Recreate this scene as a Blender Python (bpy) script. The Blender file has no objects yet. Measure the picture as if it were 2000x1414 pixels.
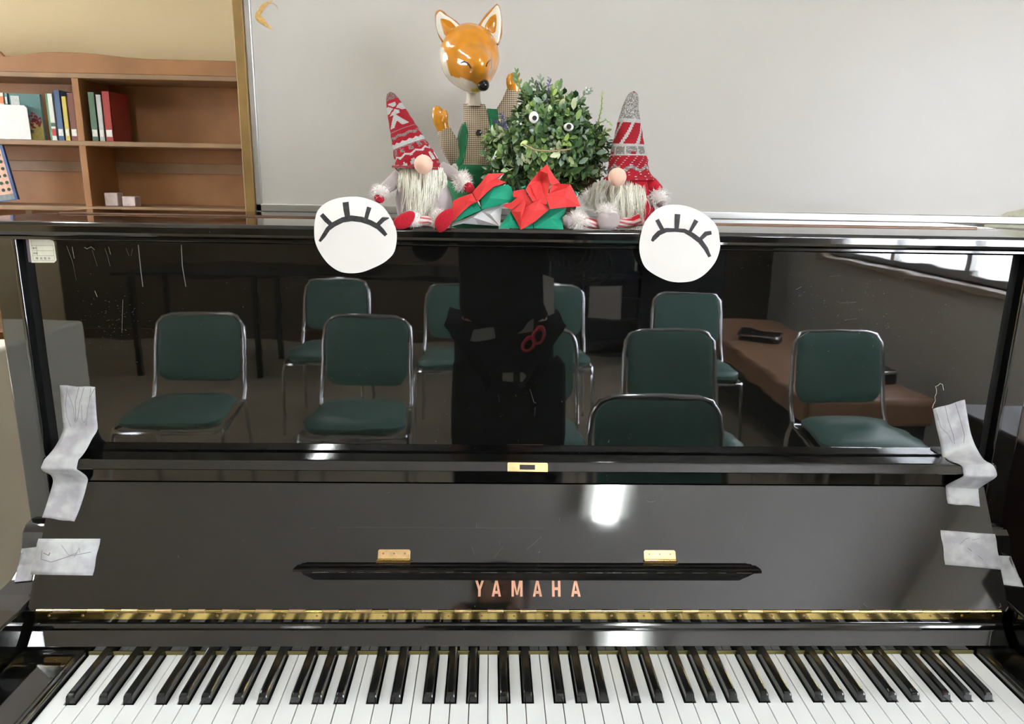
import bpy, bmesh, math, random
from mathutils import Vector, Matrix, noise
from mathutils.bvhtree import BVHTree
random.seed(7)
PI = math.pi
C = bpy.context.scene.collection
scene = bpy.context.scene
K = 0.73                      # height of the white key tops above the floor
# ------------------------------------------------------------------ camera
CAM = Vector((-0.0739, -0.7557, 0.6389 + K))
FR = Vector((0.99946694, -0.02743419, 0.01769751))
FU = Vector((-0.01060997, 0.23970809, 0.97078703))
FF = Vector((0.03087499, 0.97045731, -0.23928923))
FPX = 1458.4
cd = bpy.data.cameras.new('camera'); cam = bpy.data.objects.new('camera', cd); C.objects.link(cam)
cd.sensor_width = 36; cd.lens = 36 * FPX / 2000; cd.clip_start = 0.005; cd.clip_end = 60
cam.matrix_world = Matrix(((FR.x, FU.x, -FF.x, CAM.x), (FR.y, FU.y, -FF.y, CAM.y), (FR.z, FU.z, -FF.z, CAM.z), (0, 0, 0, 1)))
scene.camera = cam
# ------------------------------------------------------------------ world, daylight, exposure
w = bpy.data.worlds.new('world'); scene.world = w; w.use_nodes = True
wb = w.node_tree.nodes['Background']; wb.inputs[0].default_value = (0.84, 0.90, 1.0, 1); wb.inputs[1].default_value = 6.5
scene.view_settings.view_transform = 'Standard'; scene.view_settings.look = 'None'
scene.view_settings.gamma = 1; scene.view_settings.use_curve_mapping = False
scene.view_settings.exposure = 1.7
WX = 2.3                      # inner face of the right wall
YB = -4.9                     # wall behind the camera
YF = 0.68                     # wall behind the piano
YD = 3.1                      # far wall left of it
XL = -3.6
ZC = 2.62
def portal(loc, rot, sx, sy):
    l = bpy.data.lights.new('portal', 'AREA'); l.shape = 'RECTANGLE'; l.size = sx; l.size_y = sy
    l.cycles.is_portal = True
    o = bpy.data.objects.new('window_portal', l); o.location = loc; o.rotation_euler = rot; C.objects.link(o)
portal((WX + 0.10, -2.42, 1.56), (0, PI / 2, 0), 1.32, 2.95)
portal((XL - 0.10, 1.5, 1.67), (0, -PI / 2, 0), .95, 1.9)

# ------------------------------------------------------------------ helpers
def ray(px, py):
    return FR * ((px - 1000) / FPX) - FU * ((py - 707) / FPX) + FF
def at(px, py, Y):
    d = ray(px, py); return CAM + d * ((Y - CAM.y) / d.y)
MATS = {}
def mat(name, col, rough=0.5, metal=0.0, ior=1.5, bump=0.0, bscale=200.0, var=0.0, vscale=20.0, emit=None, sheen=0.0, trans=0.0, alpha=1.0, coat=0.0, sss=0.0):
    if name in MATS: return MATS[name]
    m = bpy.data.materials.new(name); m.use_nodes = True; nt = m.node_tree; b = nt.nodes['Principled BSDF']
    b.inputs['Base Color'].default_value = (*col, 1); b.inputs['Roughness'].default_value = rough
    b.inputs['Metallic'].default_value = metal; b.inputs['IOR'].default_value = ior
    b.inputs['Sheen Weight'].default_value = sheen; b.inputs['Coat Weight'].default_value = coat
    b.inputs['Transmission Weight'].default_value = trans
    if sss: b.inputs['Subsurface Weight'].default_value = sss; b.inputs['Subsurface Radius'].default_value = (.004, .003, .002)
    if emit:
        b.inputs['Emission Color'].default_value = (*emit[0], 1); b.inputs['Emission Strength'].default_value = emit[1]
    tc = nt.nodes.new('ShaderNodeTexCoord')
    if var:
        n = nt.nodes.new('ShaderNodeTexNoise'); n.inputs['Scale'].default_value = vscale; n.inputs['Detail'].default_value = 5
        nt.links.new(tc.outputs['Object'], n.inputs['Vector'])
        r = nt.nodes.new('ShaderNodeValToRGB')
        r.color_ramp.elements[0].position = .3; r.color_ramp.elements[1].position = .7
        r.color_ramp.elements[0].color = (*[max(0, c * (1 - var)) for c in col], 1)
        r.color_ramp.elements[1].color = (*[min(1, c * (1 + var)) for c in col], 1)
        nt.links.new(n.outputs[0], r.inputs[0]); nt.links.new(r.outputs[0], b.inputs['Base Color'])
    if bump:
        n2 = nt.nodes.new('ShaderNodeTexNoise'); n2.inputs['Scale'].default_value = bscale; n2.inputs['Detail'].default_value = 3
        nt.links.new(tc.outputs['Object'], n2.inputs['Vector'])
        bp = nt.nodes.new('ShaderNodeBump'); bp.inputs['Strength'].default_value = bump; bp.inputs['Distance'].default_value = .001
        nt.links.new(n2.outputs[0], bp.inputs['Height']); nt.links.new(bp.outputs[0], b.inputs['Normal'])
    MATS[name] = m; return m
def lin(r, g, b):
    f = lambda c: (c / 255 / 12.92) if c / 255 <= .04045 else ((c / 255 + .055) / 1.055) ** 2.4
    return (f(r), f(g), f(b))
def mkobj(name, verts, faces, m=None, parent=None, smooth=False, mats=None, fm=None):
    me = bpy.data.meshes.new(name); me.from_pydata([tuple(v) for v in verts], [], faces); me.update()
    for mm in (mats or ([m] if m else [])): me.materials.append(mm)
    if fm:
        for p, i in zip(me.polygons, fm): p.material_index = i
    if smooth: me.polygons.foreach_set('use_smooth', [True] * len(me.polygons))
    o = bpy.data.objects.new(name, me); C.objects.link(o)
    if parent:
        o.parent = parent; o.matrix_parent_inverse = Matrix.Translation(-parent_world(parent))
    return o
def parent_world(p): return Vector(p.location)
def thing(name, label, cat, loc, group=None):
    o = bpy.data.objects.new(name, None); o.location = loc; o.empty_display_size = .05; C.objects.link(o)
    o['label'] = label; o['category'] = cat
    if group: o['group'] = group
    return o
def tag(o, label, cat, group=None):
    o['label'] = label; o['category'] = cat
    if group: o['group'] = group
    return o
def struct(o): o['kind'] = 'structure'; return o
class MB:
    def __init__(s): s.v = []; s.f = []; s.mi = []
    def add(s, vs, fs, mi=0):
        o = len(s.v); s.v += [Vector(v) for v in vs]; s.f += [tuple(i + o for i in f) for f in fs]; s.mi += [mi] * len(fs); return s
    def box(s, x0, x1, y0, y1, z0, z1, mi=0):
        return s.add([(x0, y0, z0), (x1, y0, z0), (x1, y1, z0), (x0, y1, z0), (x0, y0, z1), (x1, y0, z1), (x1, y1, z1), (x0, y1, z1)],
                     [(0, 3, 2, 1), (4, 5, 6, 7), (0, 1, 5, 4), (1, 2, 6, 5), (2, 3, 7, 6), (3, 0, 4, 7)], mi)
    def tube(s, pts, rad, n=8, mi=0, cap=True, flat=1.0, up=None, closed=False):
        pts = [Vector(p) for p in pts]; N = len(pts)
        if not isinstance(rad, (list, tuple)): rad = [rad] * N
        vs = []; prev = None
        for i, p in enumerate(pts):
            if closed: t = pts[(i + 1) % N] - pts[i - 1]
            else: t = pts[min(i + 1, N - 1)] - pts[max(i - 1, 0)]
            if t.length < 1e-9: t = Vector((0, 0, 1))
            t.normalize()
            if prev is None:
                a = Vector(up) if up else (Vector((0, 1, 0)) if abs(t.y) < .9 else Vector((1, 0, 0)))
                a = (a - t * a.dot(t)).normalized()
            else:
                a = prev - t * prev.dot(t)
                a = a.normalized() if a.length > 1e-6 else prev
            prev = a; b = t.cross(a)
            for k in range(n):
                th = 2 * PI * k / n
                vs.append(p + (a * math.cos(th) * flat + b * math.sin(th)) * rad[i])
        fs = []
        for i in range(N if closed else N - 1):
            j = (i + 1) % N
            for k in range(n):
                k2 = (k + 1) % n; fs.append((i * n + k, i * n + k2, j * n + k2, j * n + k))
        if cap and not closed:
            fs.append(tuple(range(n - 1, -1, -1))); fs.append(tuple((N - 1) * n + k for k in range(n)))
        return s.add(vs, fs, mi)
    def rings(s, rings, mi=0, cap=True):
        n = len(rings[0]); vs = [v for r in rings for v in r]; fs = []
        for i in range(len(rings) - 1):
            for k in range(n):
                k2 = (k + 1) % n; fs.append((i * n + k, i * n + k2, (i + 1) * n + k2, (i + 1) * n + k))
        if cap: fs.append(tuple(range(n - 1, -1, -1))); fs.append(tuple((len(rings) - 1) * n + k for k in range(n)))
        return s.add(vs, fs, mi)
    def sph(s, c, r, nu=20, nv=12, mi=0, fn=None):
        c = Vector(c); r = r if isinstance(r, (tuple, list)) else (r, r, r); vs = [c + Vector((0, 0, r[2]))]
        for j in range(1, nv):
            ph = PI * j / nv
            for i in range(nu):
                th = 2 * PI * i / nu; vs.append(c + Vector((r[0] * math.sin(ph) * math.cos(th), r[1] * math.sin(ph) * math.sin(th), r[2] * math.cos(ph))))
        vs.append(c - Vector((0, 0, r[2]))); fs = []
        for i in range(nu): fs.append((0, 1 + i, 1 + (i + 1) % nu))
        for j in range(nv - 2):
            for i in range(nu):
                a = 1 + j * nu; i2 = (i + 1) % nu; fs.append((a + i, a + nu + i, a + nu + i2, a + i2))
        L = len(vs) - 1; a = 1 + (nv - 2) * nu
        for i in range(nu): fs.append((L, a + (i + 1) % nu, a + i))
        if fn: vs = [fn(v) for v in vs]
        return s.add(vs, fs, mi)
    def prism(s, poly, d, mi=0):      # poly: 3D points, extruded by vector d
        n = len(poly); d = Vector(d); vs = [Vector(p) for p in poly] + [Vector(p) + d for p in poly]
        fs = [tuple(range(n)), tuple(range(2 * n - 1, n - 1, -1))] + [(i, i + n, (i + 1) % n + n, (i + 1) % n) for i in range(n)]
        return s.add(vs, fs, mi)
    def build(s, name, m=None, parent=None, smooth=False, bev=0, seg=2, mats=None, auto=True):
        o = mkobj(name, s.v, s.f, m, parent, smooth, mats, s.mi if mats else None)
        bm = bmesh.new(); bm.from_mesh(o.data); bmesh.ops.recalc_face_normals(bm, faces=bm.faces)
        if bev:
            es = [e for e in bm.edges if len(e.link_faces) == 2 and e.calc_face_angle(0) > .5]
            res = bmesh.ops.bevel(bm, geom=es, offset=bev, segments=seg, profile=.5, affect='EDGES', clamp_overlap=True)
            for f in bm.faces: f.smooth = False
            for f in res['faces']: f.smooth = True        # only the rounded edges; the flats stay truly flat
        bm.to_mesh(o.data); bm.free()
        if smooth and not bev:
            try: o.data.set_sharp_from_angle(angle=math.radians(40))
            except Exception: pass
        return o
def extrude_x(prof, x0, x1, name, m, parent, bev=0, smooth=False):   # prof: (y, z) closed
    mb = MB(); mb.prism([(x0, y, z) for y, z in prof], (x1 - x0, 0, 0)); return mb.build(name, m, parent, bev=bev, smooth=smooth)

# ------------------------------------------------------------------ materials
def lacquer(name, ior=1.95, rough=.035, spec=.35, tint=(.0045, .0045, .004)):
    m = bpy.data.materials.new(name); m.use_nodes = True; nt = m.node_tree; b = nt.nodes['Principled BSDF']
    b.inputs['IOR'].default_value = ior
    tc = nt.nodes.new('ShaderNodeTexCoord')
    v = nt.nodes.new('ShaderNodeTexVoronoi'); v.inputs['Scale'].default_value = 90
    v.inputs['Randomness'].default_value = 1
    wn = nt.nodes.new('ShaderNodeTexNoise'); wn.inputs['Scale'].default_value = 40
    nt.links.new(tc.outputs['Object'], wn.inputs['Vector'])
    mx = nt.nodes.new('ShaderNodeMix'); mx.data_type = 'VECTOR'; mx.inputs[0].default_value = .03
    nt.links.new(tc.outputs['Object'], mx.inputs[4]); nt.links.new(wn.outputs['Color'], mx.inputs[5])
    nt.links.new(mx.outputs[1], v.inputs['Vector'])
    lt = nt.nodes.new('ShaderNodeMath'); lt.operation = 'LESS_THAN'; lt.inputs[1].default_value = .055
    nt.links.new(v.outputs['Distance'], lt.inputs[0])
    big = nt.nodes.new('ShaderNodeTexNoise'); big.inputs['Scale'].default_value = 5
    nt.links.new(tc.outputs['Object'], big.inputs['Vector'])
    gt = nt.nodes.new('ShaderNodeMapRange'); gt.inputs[1].default_value = .45; gt.inputs[2].default_value = .75
    nt.links.new(big.outputs[0], gt.inputs[0])
    mu = nt.nodes.new('ShaderNodeMath'); mu.operation = 'MULTIPLY'
    nt.links.new(lt.outputs[0], mu.inputs[0]); nt.links.new(gt.outputs[0], mu.inputs[1])
    sp = nt.nodes.new('ShaderNodeMath'); sp.operation = 'MULTIPLY'; sp.inputs[1].default_value = spec
    nt.links.new(mu.outputs[0], sp.inputs[0])
    cm = nt.nodes.new('ShaderNodeMix'); cm.data_type = 'RGBA'; cm.inputs[6].default_value = (*tint, 1); cm.inputs[7].default_value = (.35, .34, .32, 1)
    nt.links.new(sp.outputs[0], cm.inputs[0]); nt.links.new(cm.outputs[2], b.inputs['Base Color'])
    b.inputs['Roughness'].default_value = rough
    n2 = nt.nodes.new('ShaderNodeTexNoise'); n2.inputs['Scale'].default_value = 9; n2.inputs['Detail'].default_value = 2
    mp = nt.nodes.new('ShaderNodeMapping'); mp.inputs['Scale'].default_value = (.5, 1, 2.5)
    nt.links.new(tc.outputs['Object'], mp.inputs[0]); nt.links.new(mp.outputs[0], n2.inputs['Vector'])
    bp = nt.nodes.new('ShaderNodeBump'); bp.inputs['Strength'].default_value = .06; bp.inputs['Distance'].default_value = .002
    nt.links.new(n2.outputs[0], bp.inputs['Height']); nt.links.new(bp.outputs[0], b.inputs['Normal'])
    return m
LAC = lacquer('black_lacquer', rough=.05, spec=.3)
PANEL = lacquer('polished_black_lacquer', ior=2.1, rough=.018, spec=.55)
DUSTY = lacquer('dusty_black_lacquer', rough=.12, spec=.9, tint=(.008, .008, .007))
DARKWOOD = mat('dark_gap', (.004, .004, .004), .6)
IVORY = mat('ivory_plastic', lin(241, 242, 240), .22, var=.02, vscale=3)
EBONY = mat('black_key_plastic', (.008, .008, .008), .16, ior=1.6)
BRASS = mat('brass', lin(236, 206, 128), .14, 1.0, bump=.02, bscale=300, var=.08, vscale=60)
PBRASS = mat('pale_brass', lin(226, 190, 140), .35, 1.0, bump=.2, bscale=500, var=.15, vscale=120)
COPPER = mat('copper_lettering', lin(214, 160, 132), .35, .6, bump=.2, bscale=900)
BRONZE = mat('bronze_hinge', lin(128, 98, 80), .4, .7, var=.2, vscale=30)
CHROME = mat('chrome', (.75, .75, .76), .12, 1.0)
FELT = mat('olive_felt', lin(122, 112, 62), .95, sheen=.3)
PAPER = mat('white_paper', lin(243, 238, 233), .85, var=.015, vscale=15, bump=.1, bscale=60)
MARKER = mat('black_marker', (.035, .033, .036), .6, var=.5, vscale=160)
# ribbed white tape
def tape_mat():
    m = bpy.data.materials.new('ribbed_white_tape'); m.use_nodes = True; nt = m.node_tree; b = nt.nodes['Principled BSDF']
    tc = nt.nodes.new('ShaderNodeTexCoord')
    wv = nt.nodes.new('ShaderNodeTexWave'); wv.bands_direction = 'Y'; wv.inputs['Scale'].default_value = 11; wv.inputs['Distortion'].default_value = .3
    nt.links.new(tc.outputs['UV'], wv.inputs['Vector'])
    n = nt.nodes.new('ShaderNodeTexNoise'); n.inputs['Scale'].default_value = 40; n.inputs['Detail'].default_value = 4
    nt.links.new(tc.outputs['Object'], n.inputs['Vector'])
    r = nt.nodes.new('ShaderNodeValToRGB'); r.color_ramp.elements[0].position = .36; r.color_ramp.elements[1].position = .6
    r.color_ramp.elements[0].color = (*lin(196, 192, 198), 1); r.color_ramp.elements[1].color = (*lin(232, 232, 230), 1)
    nt.links.new(n.outputs[0], r.inputs[0])
    mx = nt.nodes.new('ShaderNodeMix'); mx.data_type = 'RGBA'; mx.blend_type = 'MULTIPLY'; mx.inputs[7].default_value = (*lin(215, 216, 216), 1)
    nt.links.new(wv.outputs[0], mx.inputs[0]); nt.links.new(r.outputs[0], mx.inputs[6]); nt.links.new(mx.outputs[2], b.inputs['Base Color'])
    bp = nt.nodes.new('ShaderNodeBump'); bp.inputs['Strength'].default_value = .5; bp.inputs['Distance'].default_value = .0004
    nt.links.new(wv.outputs[0], bp.inputs['Height']); nt.links.new(bp.outputs[0], b.inputs['Normal'])
    b.inputs['Roughness'].default_value = .5
    return m
TAPE = tape_mat()
PENCIL = mat('grey_pencil', lin(132, 128, 134), .7)

# ------------------------------------------------------------------ room shell
WHITEWALL = mat('plaster_cream', lin(226, 221, 212), .9, bump=.15, bscale=120)
BEIGE = mat('plaster_beige', lin(236, 213, 168), .9, bump=.25, bscale=160, var=.02, vscale=2)
CEIL = mat('ceiling_board', lin(222, 218, 212), .9, bump=.2, bscale=60)
FLOORM = mat('linoleum_floor', lin(180, 166, 146), .35, var=.12, vscale=3)
BACKW = mat('brown_panelled_wall', lin(92, 78, 62), .7, var=.15, vscale=2)
WBM = mat('whiteboard_enamel', lin(208, 202, 194), .32, var=.02, vscale=1.5)
ALU = mat('aluminium', lin(205, 203, 198), .35, .8)
WOODTRIM = mat('brown_wood_trim', lin(150, 118, 66), .5, var=.15, vscale=30)
GLASS = mat('window_glass', (1, 1, 1), 0.0, ior=1.45, trans=1.0)
def sbox(name, x0, x1, y0, y1, z0, z1, m, bev=0, st=True):
    o = MB().box(x0, x1, y0, y1, z0, z1).build(name, m, bev=bev)
    return struct(o) if st else o
sbox('floor', XL - .2, WX + .2, YB - .2, YD + .2, -.1, 0, FLOORM)
sbox('ceiling', XL - .2, WX + .2, YB - .2, YD + .2, ZC, ZC + .1, CEIL)
sbox('wall_back', XL - .2, WX + .2, YB - .15, YB, 0, ZC, BACKW)
sbox('wall_far', XL - .2, WX + .2, YD, YD + .15, 0, ZC, BEIGE)
sbox('wall_front', -0.525, WX, YF, YF + .12, 0, ZC, WHITEWALL)
def wall_with_hole(name, x0, x1, ya, yb, h0, h1, z0, z1, m):
    mb = MB(); mb.box(x0, x1, ya, yb, 0, z0); mb.box(x0, x1, ya, yb, z1, ZC)
    mb.box(x0, x1, ya, h0, z0, z1); mb.box(x0, x1, h1, yb, z0, z1)
    return struct(mb.build(name, m))
wall_with_hole('wall_right', WX, WX + .15, YB - .15, YD, -3.9, -0.95, .90, 2.22, WHITEWALL)
wall_with_hole('wall_left', XL - .15, XL, YB - .15, YD, 0.55, 2.45, 1.2, 2.15, BEIGE)
def window(name, x, ya, yb, z0, z1, n, inward):
    mb = MB(); t = .04
    xa, xb = x - .03, x + .03
    mb.box(xa, xb, ya, yb, z0, z0 + t); mb.box(xa, xb, ya, yb, z1 - t, z1)
    for i in range(n + 1):
        y = ya + (yb - ya - t) * i / n; mb.box(xa, xb, y, y + t, z0 + t, z1 - t)
    o = struct(mb.build(name, ALU, bev=.003))
    g = MB().box(x - .003, x + .003, ya + .01, yb - .01, z0 + .01, z1 - .01).build('glass_pane', GLASS, o)
    s = MB().box(x - .06 if inward < 0 else x - .16, x + .16 if inward < 0 else x + .06, ya - .03, yb + .03, z0 - .03, z0).build('window_sill', mat('sill_wood', lin(190, 170, 150), .4), o, bev=.004)
    return o
window('window_1', WX + .09, -3.9, -0.95, .90, 2.22, 4, 1)
window('added_window_left', XL - .09, 0.55, 2.45, 1.2, 2.15, 3, -1)  # unseen window, added to brighten the left side of the room
# baseboards
struct(MB().box(-.525, WX, YF - .012, YF, 0, .08).build('baseboard_front', mat('baseboard_brown', lin(90, 66, 48), .5)))
struct(MB().box(XL, WX, YB, YB + .012, 0, .08).build('baseboard_back', MATS['baseboard_brown']))

# whiteboard on the wall behind the piano
wbd = thing('whiteboard', 'large pale grey whiteboard with aluminium frame covering the wall behind the piano', 'whiteboard', (.7, YF, 1.29))
XW0 = -.507
MB().box(XW0 + .012, WX - .03, YF - .012, YF - .004, 1.315, 2.45).build('board_surface', WBM, wbd)
mb = MB(); mb.box(XW0, XW0 + .012, YF - .018, YF, 1.29, 2.47); mb.box(XW0, WX - .02, YF - .018, YF, 2.45, 2.47); mb.box(XW0, WX - .02, YF - .018, YF, 1.30, 1.315); mb.box(WX - .03, WX - .02, YF - .018, YF, 1.29, 2.47)
mb.build('frame', ALU, wbd, bev=.002)
MB().box(-.525, -.507, YF - .022, YF + .01, .1, 2.55).build('wood_edge_strip', WOODTRIM, wbd, bev=.002)
# stain of old glue on the whiteboard
def blob_strip(pts, wid, m, name, parent, off, seed=1):
    rnd = random.Random(seed); mb = MB(); n = len(pts); L = []; R = []
    for i, p in enumerate(pts):
        t = (pts[min(i + 1, n - 1)] - pts[max(i - 1, 0)]); nn = Vector((t.z, 0, -t.x)).normalized()
        ww = wid[i] if isinstance(wid, list) else wid
        L.append(p + nn * ww * (.5 + .25 * rnd.random())); R.append(p - nn * ww * (.5 + .25 * rnd.random()))
    vs = L + R; fs = [(i, i + 1, n + i + 1, n + i) for i in range(n - 1)]
    vs = [v + Vector((0, off, 0)) for v in vs]
    mb.add(vs, fs); return mb.build(name, m, parent)
st = [at(*q, YF - .0125) for q in [(532, 2), (524, 6), (516, 11), (511, 17), (509, 22), (505, 27), (504, 33), (508, 38), (514, 43), (523, 50), (532, 56)]]
blob_strip(st, [.001, .0035, .006, .006, .006, .007, .008, .009, .007, .004, .001], mat('yellowed_glue', lin(222, 178, 104), .6, var=.25, vscale=150), 'glue_stain', wbd, -.0006)
st = [at(*q, YF - .0125) for q in [(522, 8), (528, 6), (534, 7), (540, 11), (543, 17)]]
blob_strip(st, .0014, mat('faint_glue', lin(196, 176, 150), .6), 'glue_ring', wbd, -.0006)
# torn paper patch low on the wall
tp = [at(*q, YF - .0135) for q in [(1921, 444), (1927, 424), (1945, 424), (1958, 420), (1968, 414), (1984, 411), (2012, 404), (2040, 402), (2042, 447)]]
o = MB().prism(tp, (0, -.0006, 0)).build('torn_paper', mat('mottled_cream_paper', lin(202, 200, 176), .8, var=.12, vscale=60))
tag(o, 'torn scrap of mottled cream paper stuck low on the whiteboard at the far right', 'paper')
dots = MB()
for k in range(13):
    q = at(1970 + (k % 4) * 4.2 + (k // 4) * 1.5, 422 + (k // 4) * 5 + (k % 2) * 2, YF - .0142)
    dots.tube([q, q + Vector((0, -.0002, 0))], .0008, 6)
dots.build('punched_dots', mat('dot_brown', lin(120, 108, 90), .8), o)

# ------------------------------------------------------------------ the piano
CX = -.0155
piano = thing('upright_piano', 'black lacquered upright piano with open fallboard and full keyboard', 'piano', (CX, .2, 0))
P = piano
XA, XB = CX - .6845, CX + .6845
def R(pts): return [(y, z + K) for y, z in pts]
# fallboard frame: distance e up the board from the hinge, height h off the board
B0 = Vector((0, .170, .053 + K)); BE = Vector((0, .096, .150)).normalized(); BN = Vector((0, -BE.z, BE.y))
def bd(x, e, h=0): return Vector((x, 0, 0)) + B0 + BE * e + BN * h
def onboard(px, py, h=0):
    d = ray(px, py); t = (B0 + BN * h - CAM).dot(BN) / d.dot(BN); return CAM + d * t
# case
MB().box(CX - .735, CX + .735, .32, .60, .10, .545 + K).build('case', LAC, P)
for s in (-1, 1):
    x0, x1 = (CX + s * .735, CX + s * .7005); a, b = min(x0, x1), max(x0, x1)
    sp_ = MB(); sp_.box(a, b, .281, .62, .0, .552 + K)
    o = sp_.build('side_panel', PANEL, P, bev=.003)
    MB().box(CX + s * .6995 - .0035, CX + s * .6995 + .0035, .276, .30, .13 + K, .5505 + K).build('side_moulding', LAC, o, bev=.0025, seg=3)
    MB().box(CX + s * .689 - .0085, CX + s * .689 + .0085, .292, .34, .13 + K, .552 + K).build('shadow_gap', DARKWOOD, o)
up_ = MB().box(CX - .6815, CX + .6815, .285, .303, .19 + K, .5465 + K).build('upper_panel', PANEL, P, bev=.0015)
# lid
lidp = [(.262, .5555), (.2605, .5590), (.2605, .5680), (.263, .572), (.4525, .572), (.4525, .5535), (.264, .5535)]
extrude_x(R(lidp), CX - .775, CX + .775, 'lid', LAC, P, bev=.0012)
extrude_x(R([(.4645, .5535), (.4645, .572), (.622, .572), (.622, .5535)]), CX - .775, CX + .775, 'rear_lid', LAC, P, bev=.0015)
extrude_x(R([(.272, .5475), (.272, .5525), (.61, .5525), (.61, .5475)]), CX - .758, CX + .758, 'lid_rail', LAC, P, bev=.001)
hg = MB(); hg.box(CX - .735, CX + .735, .4525, .4645, .568 + K, .5727 + K); hg.tube([(CX - .735, .4585, .5728 + K), (CX + .735, .4585, .5728 + K)], .0016, 8)
hg.build('lid_hinge', BRONZE, P)
# side arms
arm = [(.30, .140), (.285, .137), (.268, .1345), (.2585, .126), (.2535, .112), (.250, .098), (.240, .082), (.222, .070), (.195, .063), (.16, .061),
       (.0, .061), (-.045, .058), (-.062, .045), (-.068, .02), (-.068, -.05), (-.055, -.09), (.30, -.09)]
for s in (-1, 1):
    mb = MB(); n = len(arm)
    def ox(y): return .735 + .022 * max(0, min(1, (.24 - y) / .12))
    vi = [(CX + s * .686, y, z + K) for y, z in arm]; vo = [(CX + s * ox(y), y, z + K) for y, z in arm]
    mb.add(vi + vo, [tuple(range(n)), tuple(range(2 * n - 1, n - 1, -1))] + [(i, i + n, (i + 1) % n + n, (i + 1) % n) for i in range(n)])
    mb.build('side_arm', LAC, P, bev=.003, seg=3)
    xi = .6145 if s > 0 else -.6145
    kb = MB(); xo = CX + s * .685; a, b = min(xi, xo), max(xi, xo)
    kb.box(a, b, -.03, .149, -.04 + K, .010 + K); o = kb.build('key_block', DUSTY, P, bev=.004, seg=3)
    kt = MB(); kt.box(a + .008, b - .008, -.02, .135, .0095 + K, .0112 + K); kt.build('block_cap', LAC, o, bev=.0006)
# key bed, key slip, lower case
MB().box(CX - .685, CX + .685, -.03, .30, -.09 + K, -.025 + K).build('keybed', LAC, P)
MB().box(-.6145, .6145, -.03, -.006, -.03 + K, -.004 + K).build('key_slip', LAC, P, bev=.003)
MB().box(CX - .70, CX + .70, .30, .318, .08, -.09 + K).build('lower_panel', LAC, P, bev=.002)
MB().box(CX - .735, CX + .735, .25, .60, .02, .10).build('plinth', LAC, P, bev=.003)
for s in (-1, 1):
    MB().box(CX + s * .71 - .03, CX + s * .71 + .03, -.03, .04, .06, -.09 + K).build('leg', LAC, P, bev=.006)
    MB().box(CX + s * .71 - .03, CX + s * .71 + .03, -.06, .30, .0, .06).build('foot', LAC, P, bev=.006)
for i in (-1, 0, 1):
    MB().tube([(i * .07, .26, .06), (i * .07, .20, .055), (i * .07, .15, .045)], [.012, .014, .016], 10, flat=.35).build('pedal', BRASS, P, smooth=True)
# nameboard
nb = [(.1505, .004), (.1505, .0115), (.1515, .0125), (.1645, .0255), (.1655, .0262), (.1664, .0290), (.1680, .0318), (.1700, .0335), (.1720, .0340), (.1722, .0345), (.1722, .0535), (.20, .0535), (.20, .004)]
extrude_x(R(nb), XA + .006, XB - .006, 'nameboard', LAC, P, bev=0)
MB().box(-.6125, .6125, .1490, .1504, -.006 + K, .0042 + K).build('felt_strip', FELT, P)
MB().box(-.6145, .6145, .1504, .30, -.03 + K, .004 + K).build('key_well', DARKWOOD, P)
dm = mat('grey_dust', lin(120, 114, 104), .95, var=.6, vscale=90)
# brass piano hinge along the fallboard
bh = MB(); bh.box(XA + .012, XB - .012, .1703, .1722, .0405 + K, .0500 + K); bh.build('fallboard_hinge', BRASS, P)
kn = MB(); step = .0228; x = XA + .012; i = 0
while x < XB - .02:
    kn.tube([(x + .0002, .1708, .0528 + K), (x + step - .0002, .1708, .0528 + K)], .0028 if i % 2 else .00272, 10, mi=i % 2); x += step; i += 1
kn.build('hinge_knuckles', None, P, smooth=True, mats=[BRASS, PBRASS])
scm = mat('screw_brown', lin(120, 84, 60), .4, .6)
x = XA + .028
while x < XB - .02:
    o = MB().tube([(x, .1704, .0462 + K), (x, .1696, .0462 + K)], [.0019, .0015], 12).build('screw', PBRASS, P)
    MB().tube([(x, .1697, .0462 + K), (x, .1693, .0462 + K)], .0007, 8).build('screw_hole', scm, o); x += .0455
# fallboard (board, moulding and rounded front lip)
def bp(e, h=0):
    v = bd(0, e, h); return (v.y, v.z)
LB = .1780
fbp = [bp(.0005, -.012), bp(.0, -.001), bp(.001, 0), bp(LB - .001, 0), bp(LB, -.001)] + R([(.2705, .2065), (.2735, .213), (.2735, .221), (.270, .2275), (.262, .2305)])
fb = extrude_x([bp(.0005, -.011), bp(.0, -.0008), bp(.0008, 0), bp(LB - .0008, 0), bp(LB, -.0008), bp(LB, -.011)], XA, XB, 'fallboard', LAC, P)
lip = R([(.2672, .2040), (.2672, .2290), (.2660, .2300), (.2580, .2302), (.2480, .2302), (.2440, .2304), (.2425, .2320), (.2478, .2420), (.2492, .2433), (.2530, .2438), (.2790, .2438), (.2810, .2425), (.2810, .2040)])
extrude_x(lip, XA - .0, XB + .0, 'fallboard_lip', LAC, P, smooth=False)
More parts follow.
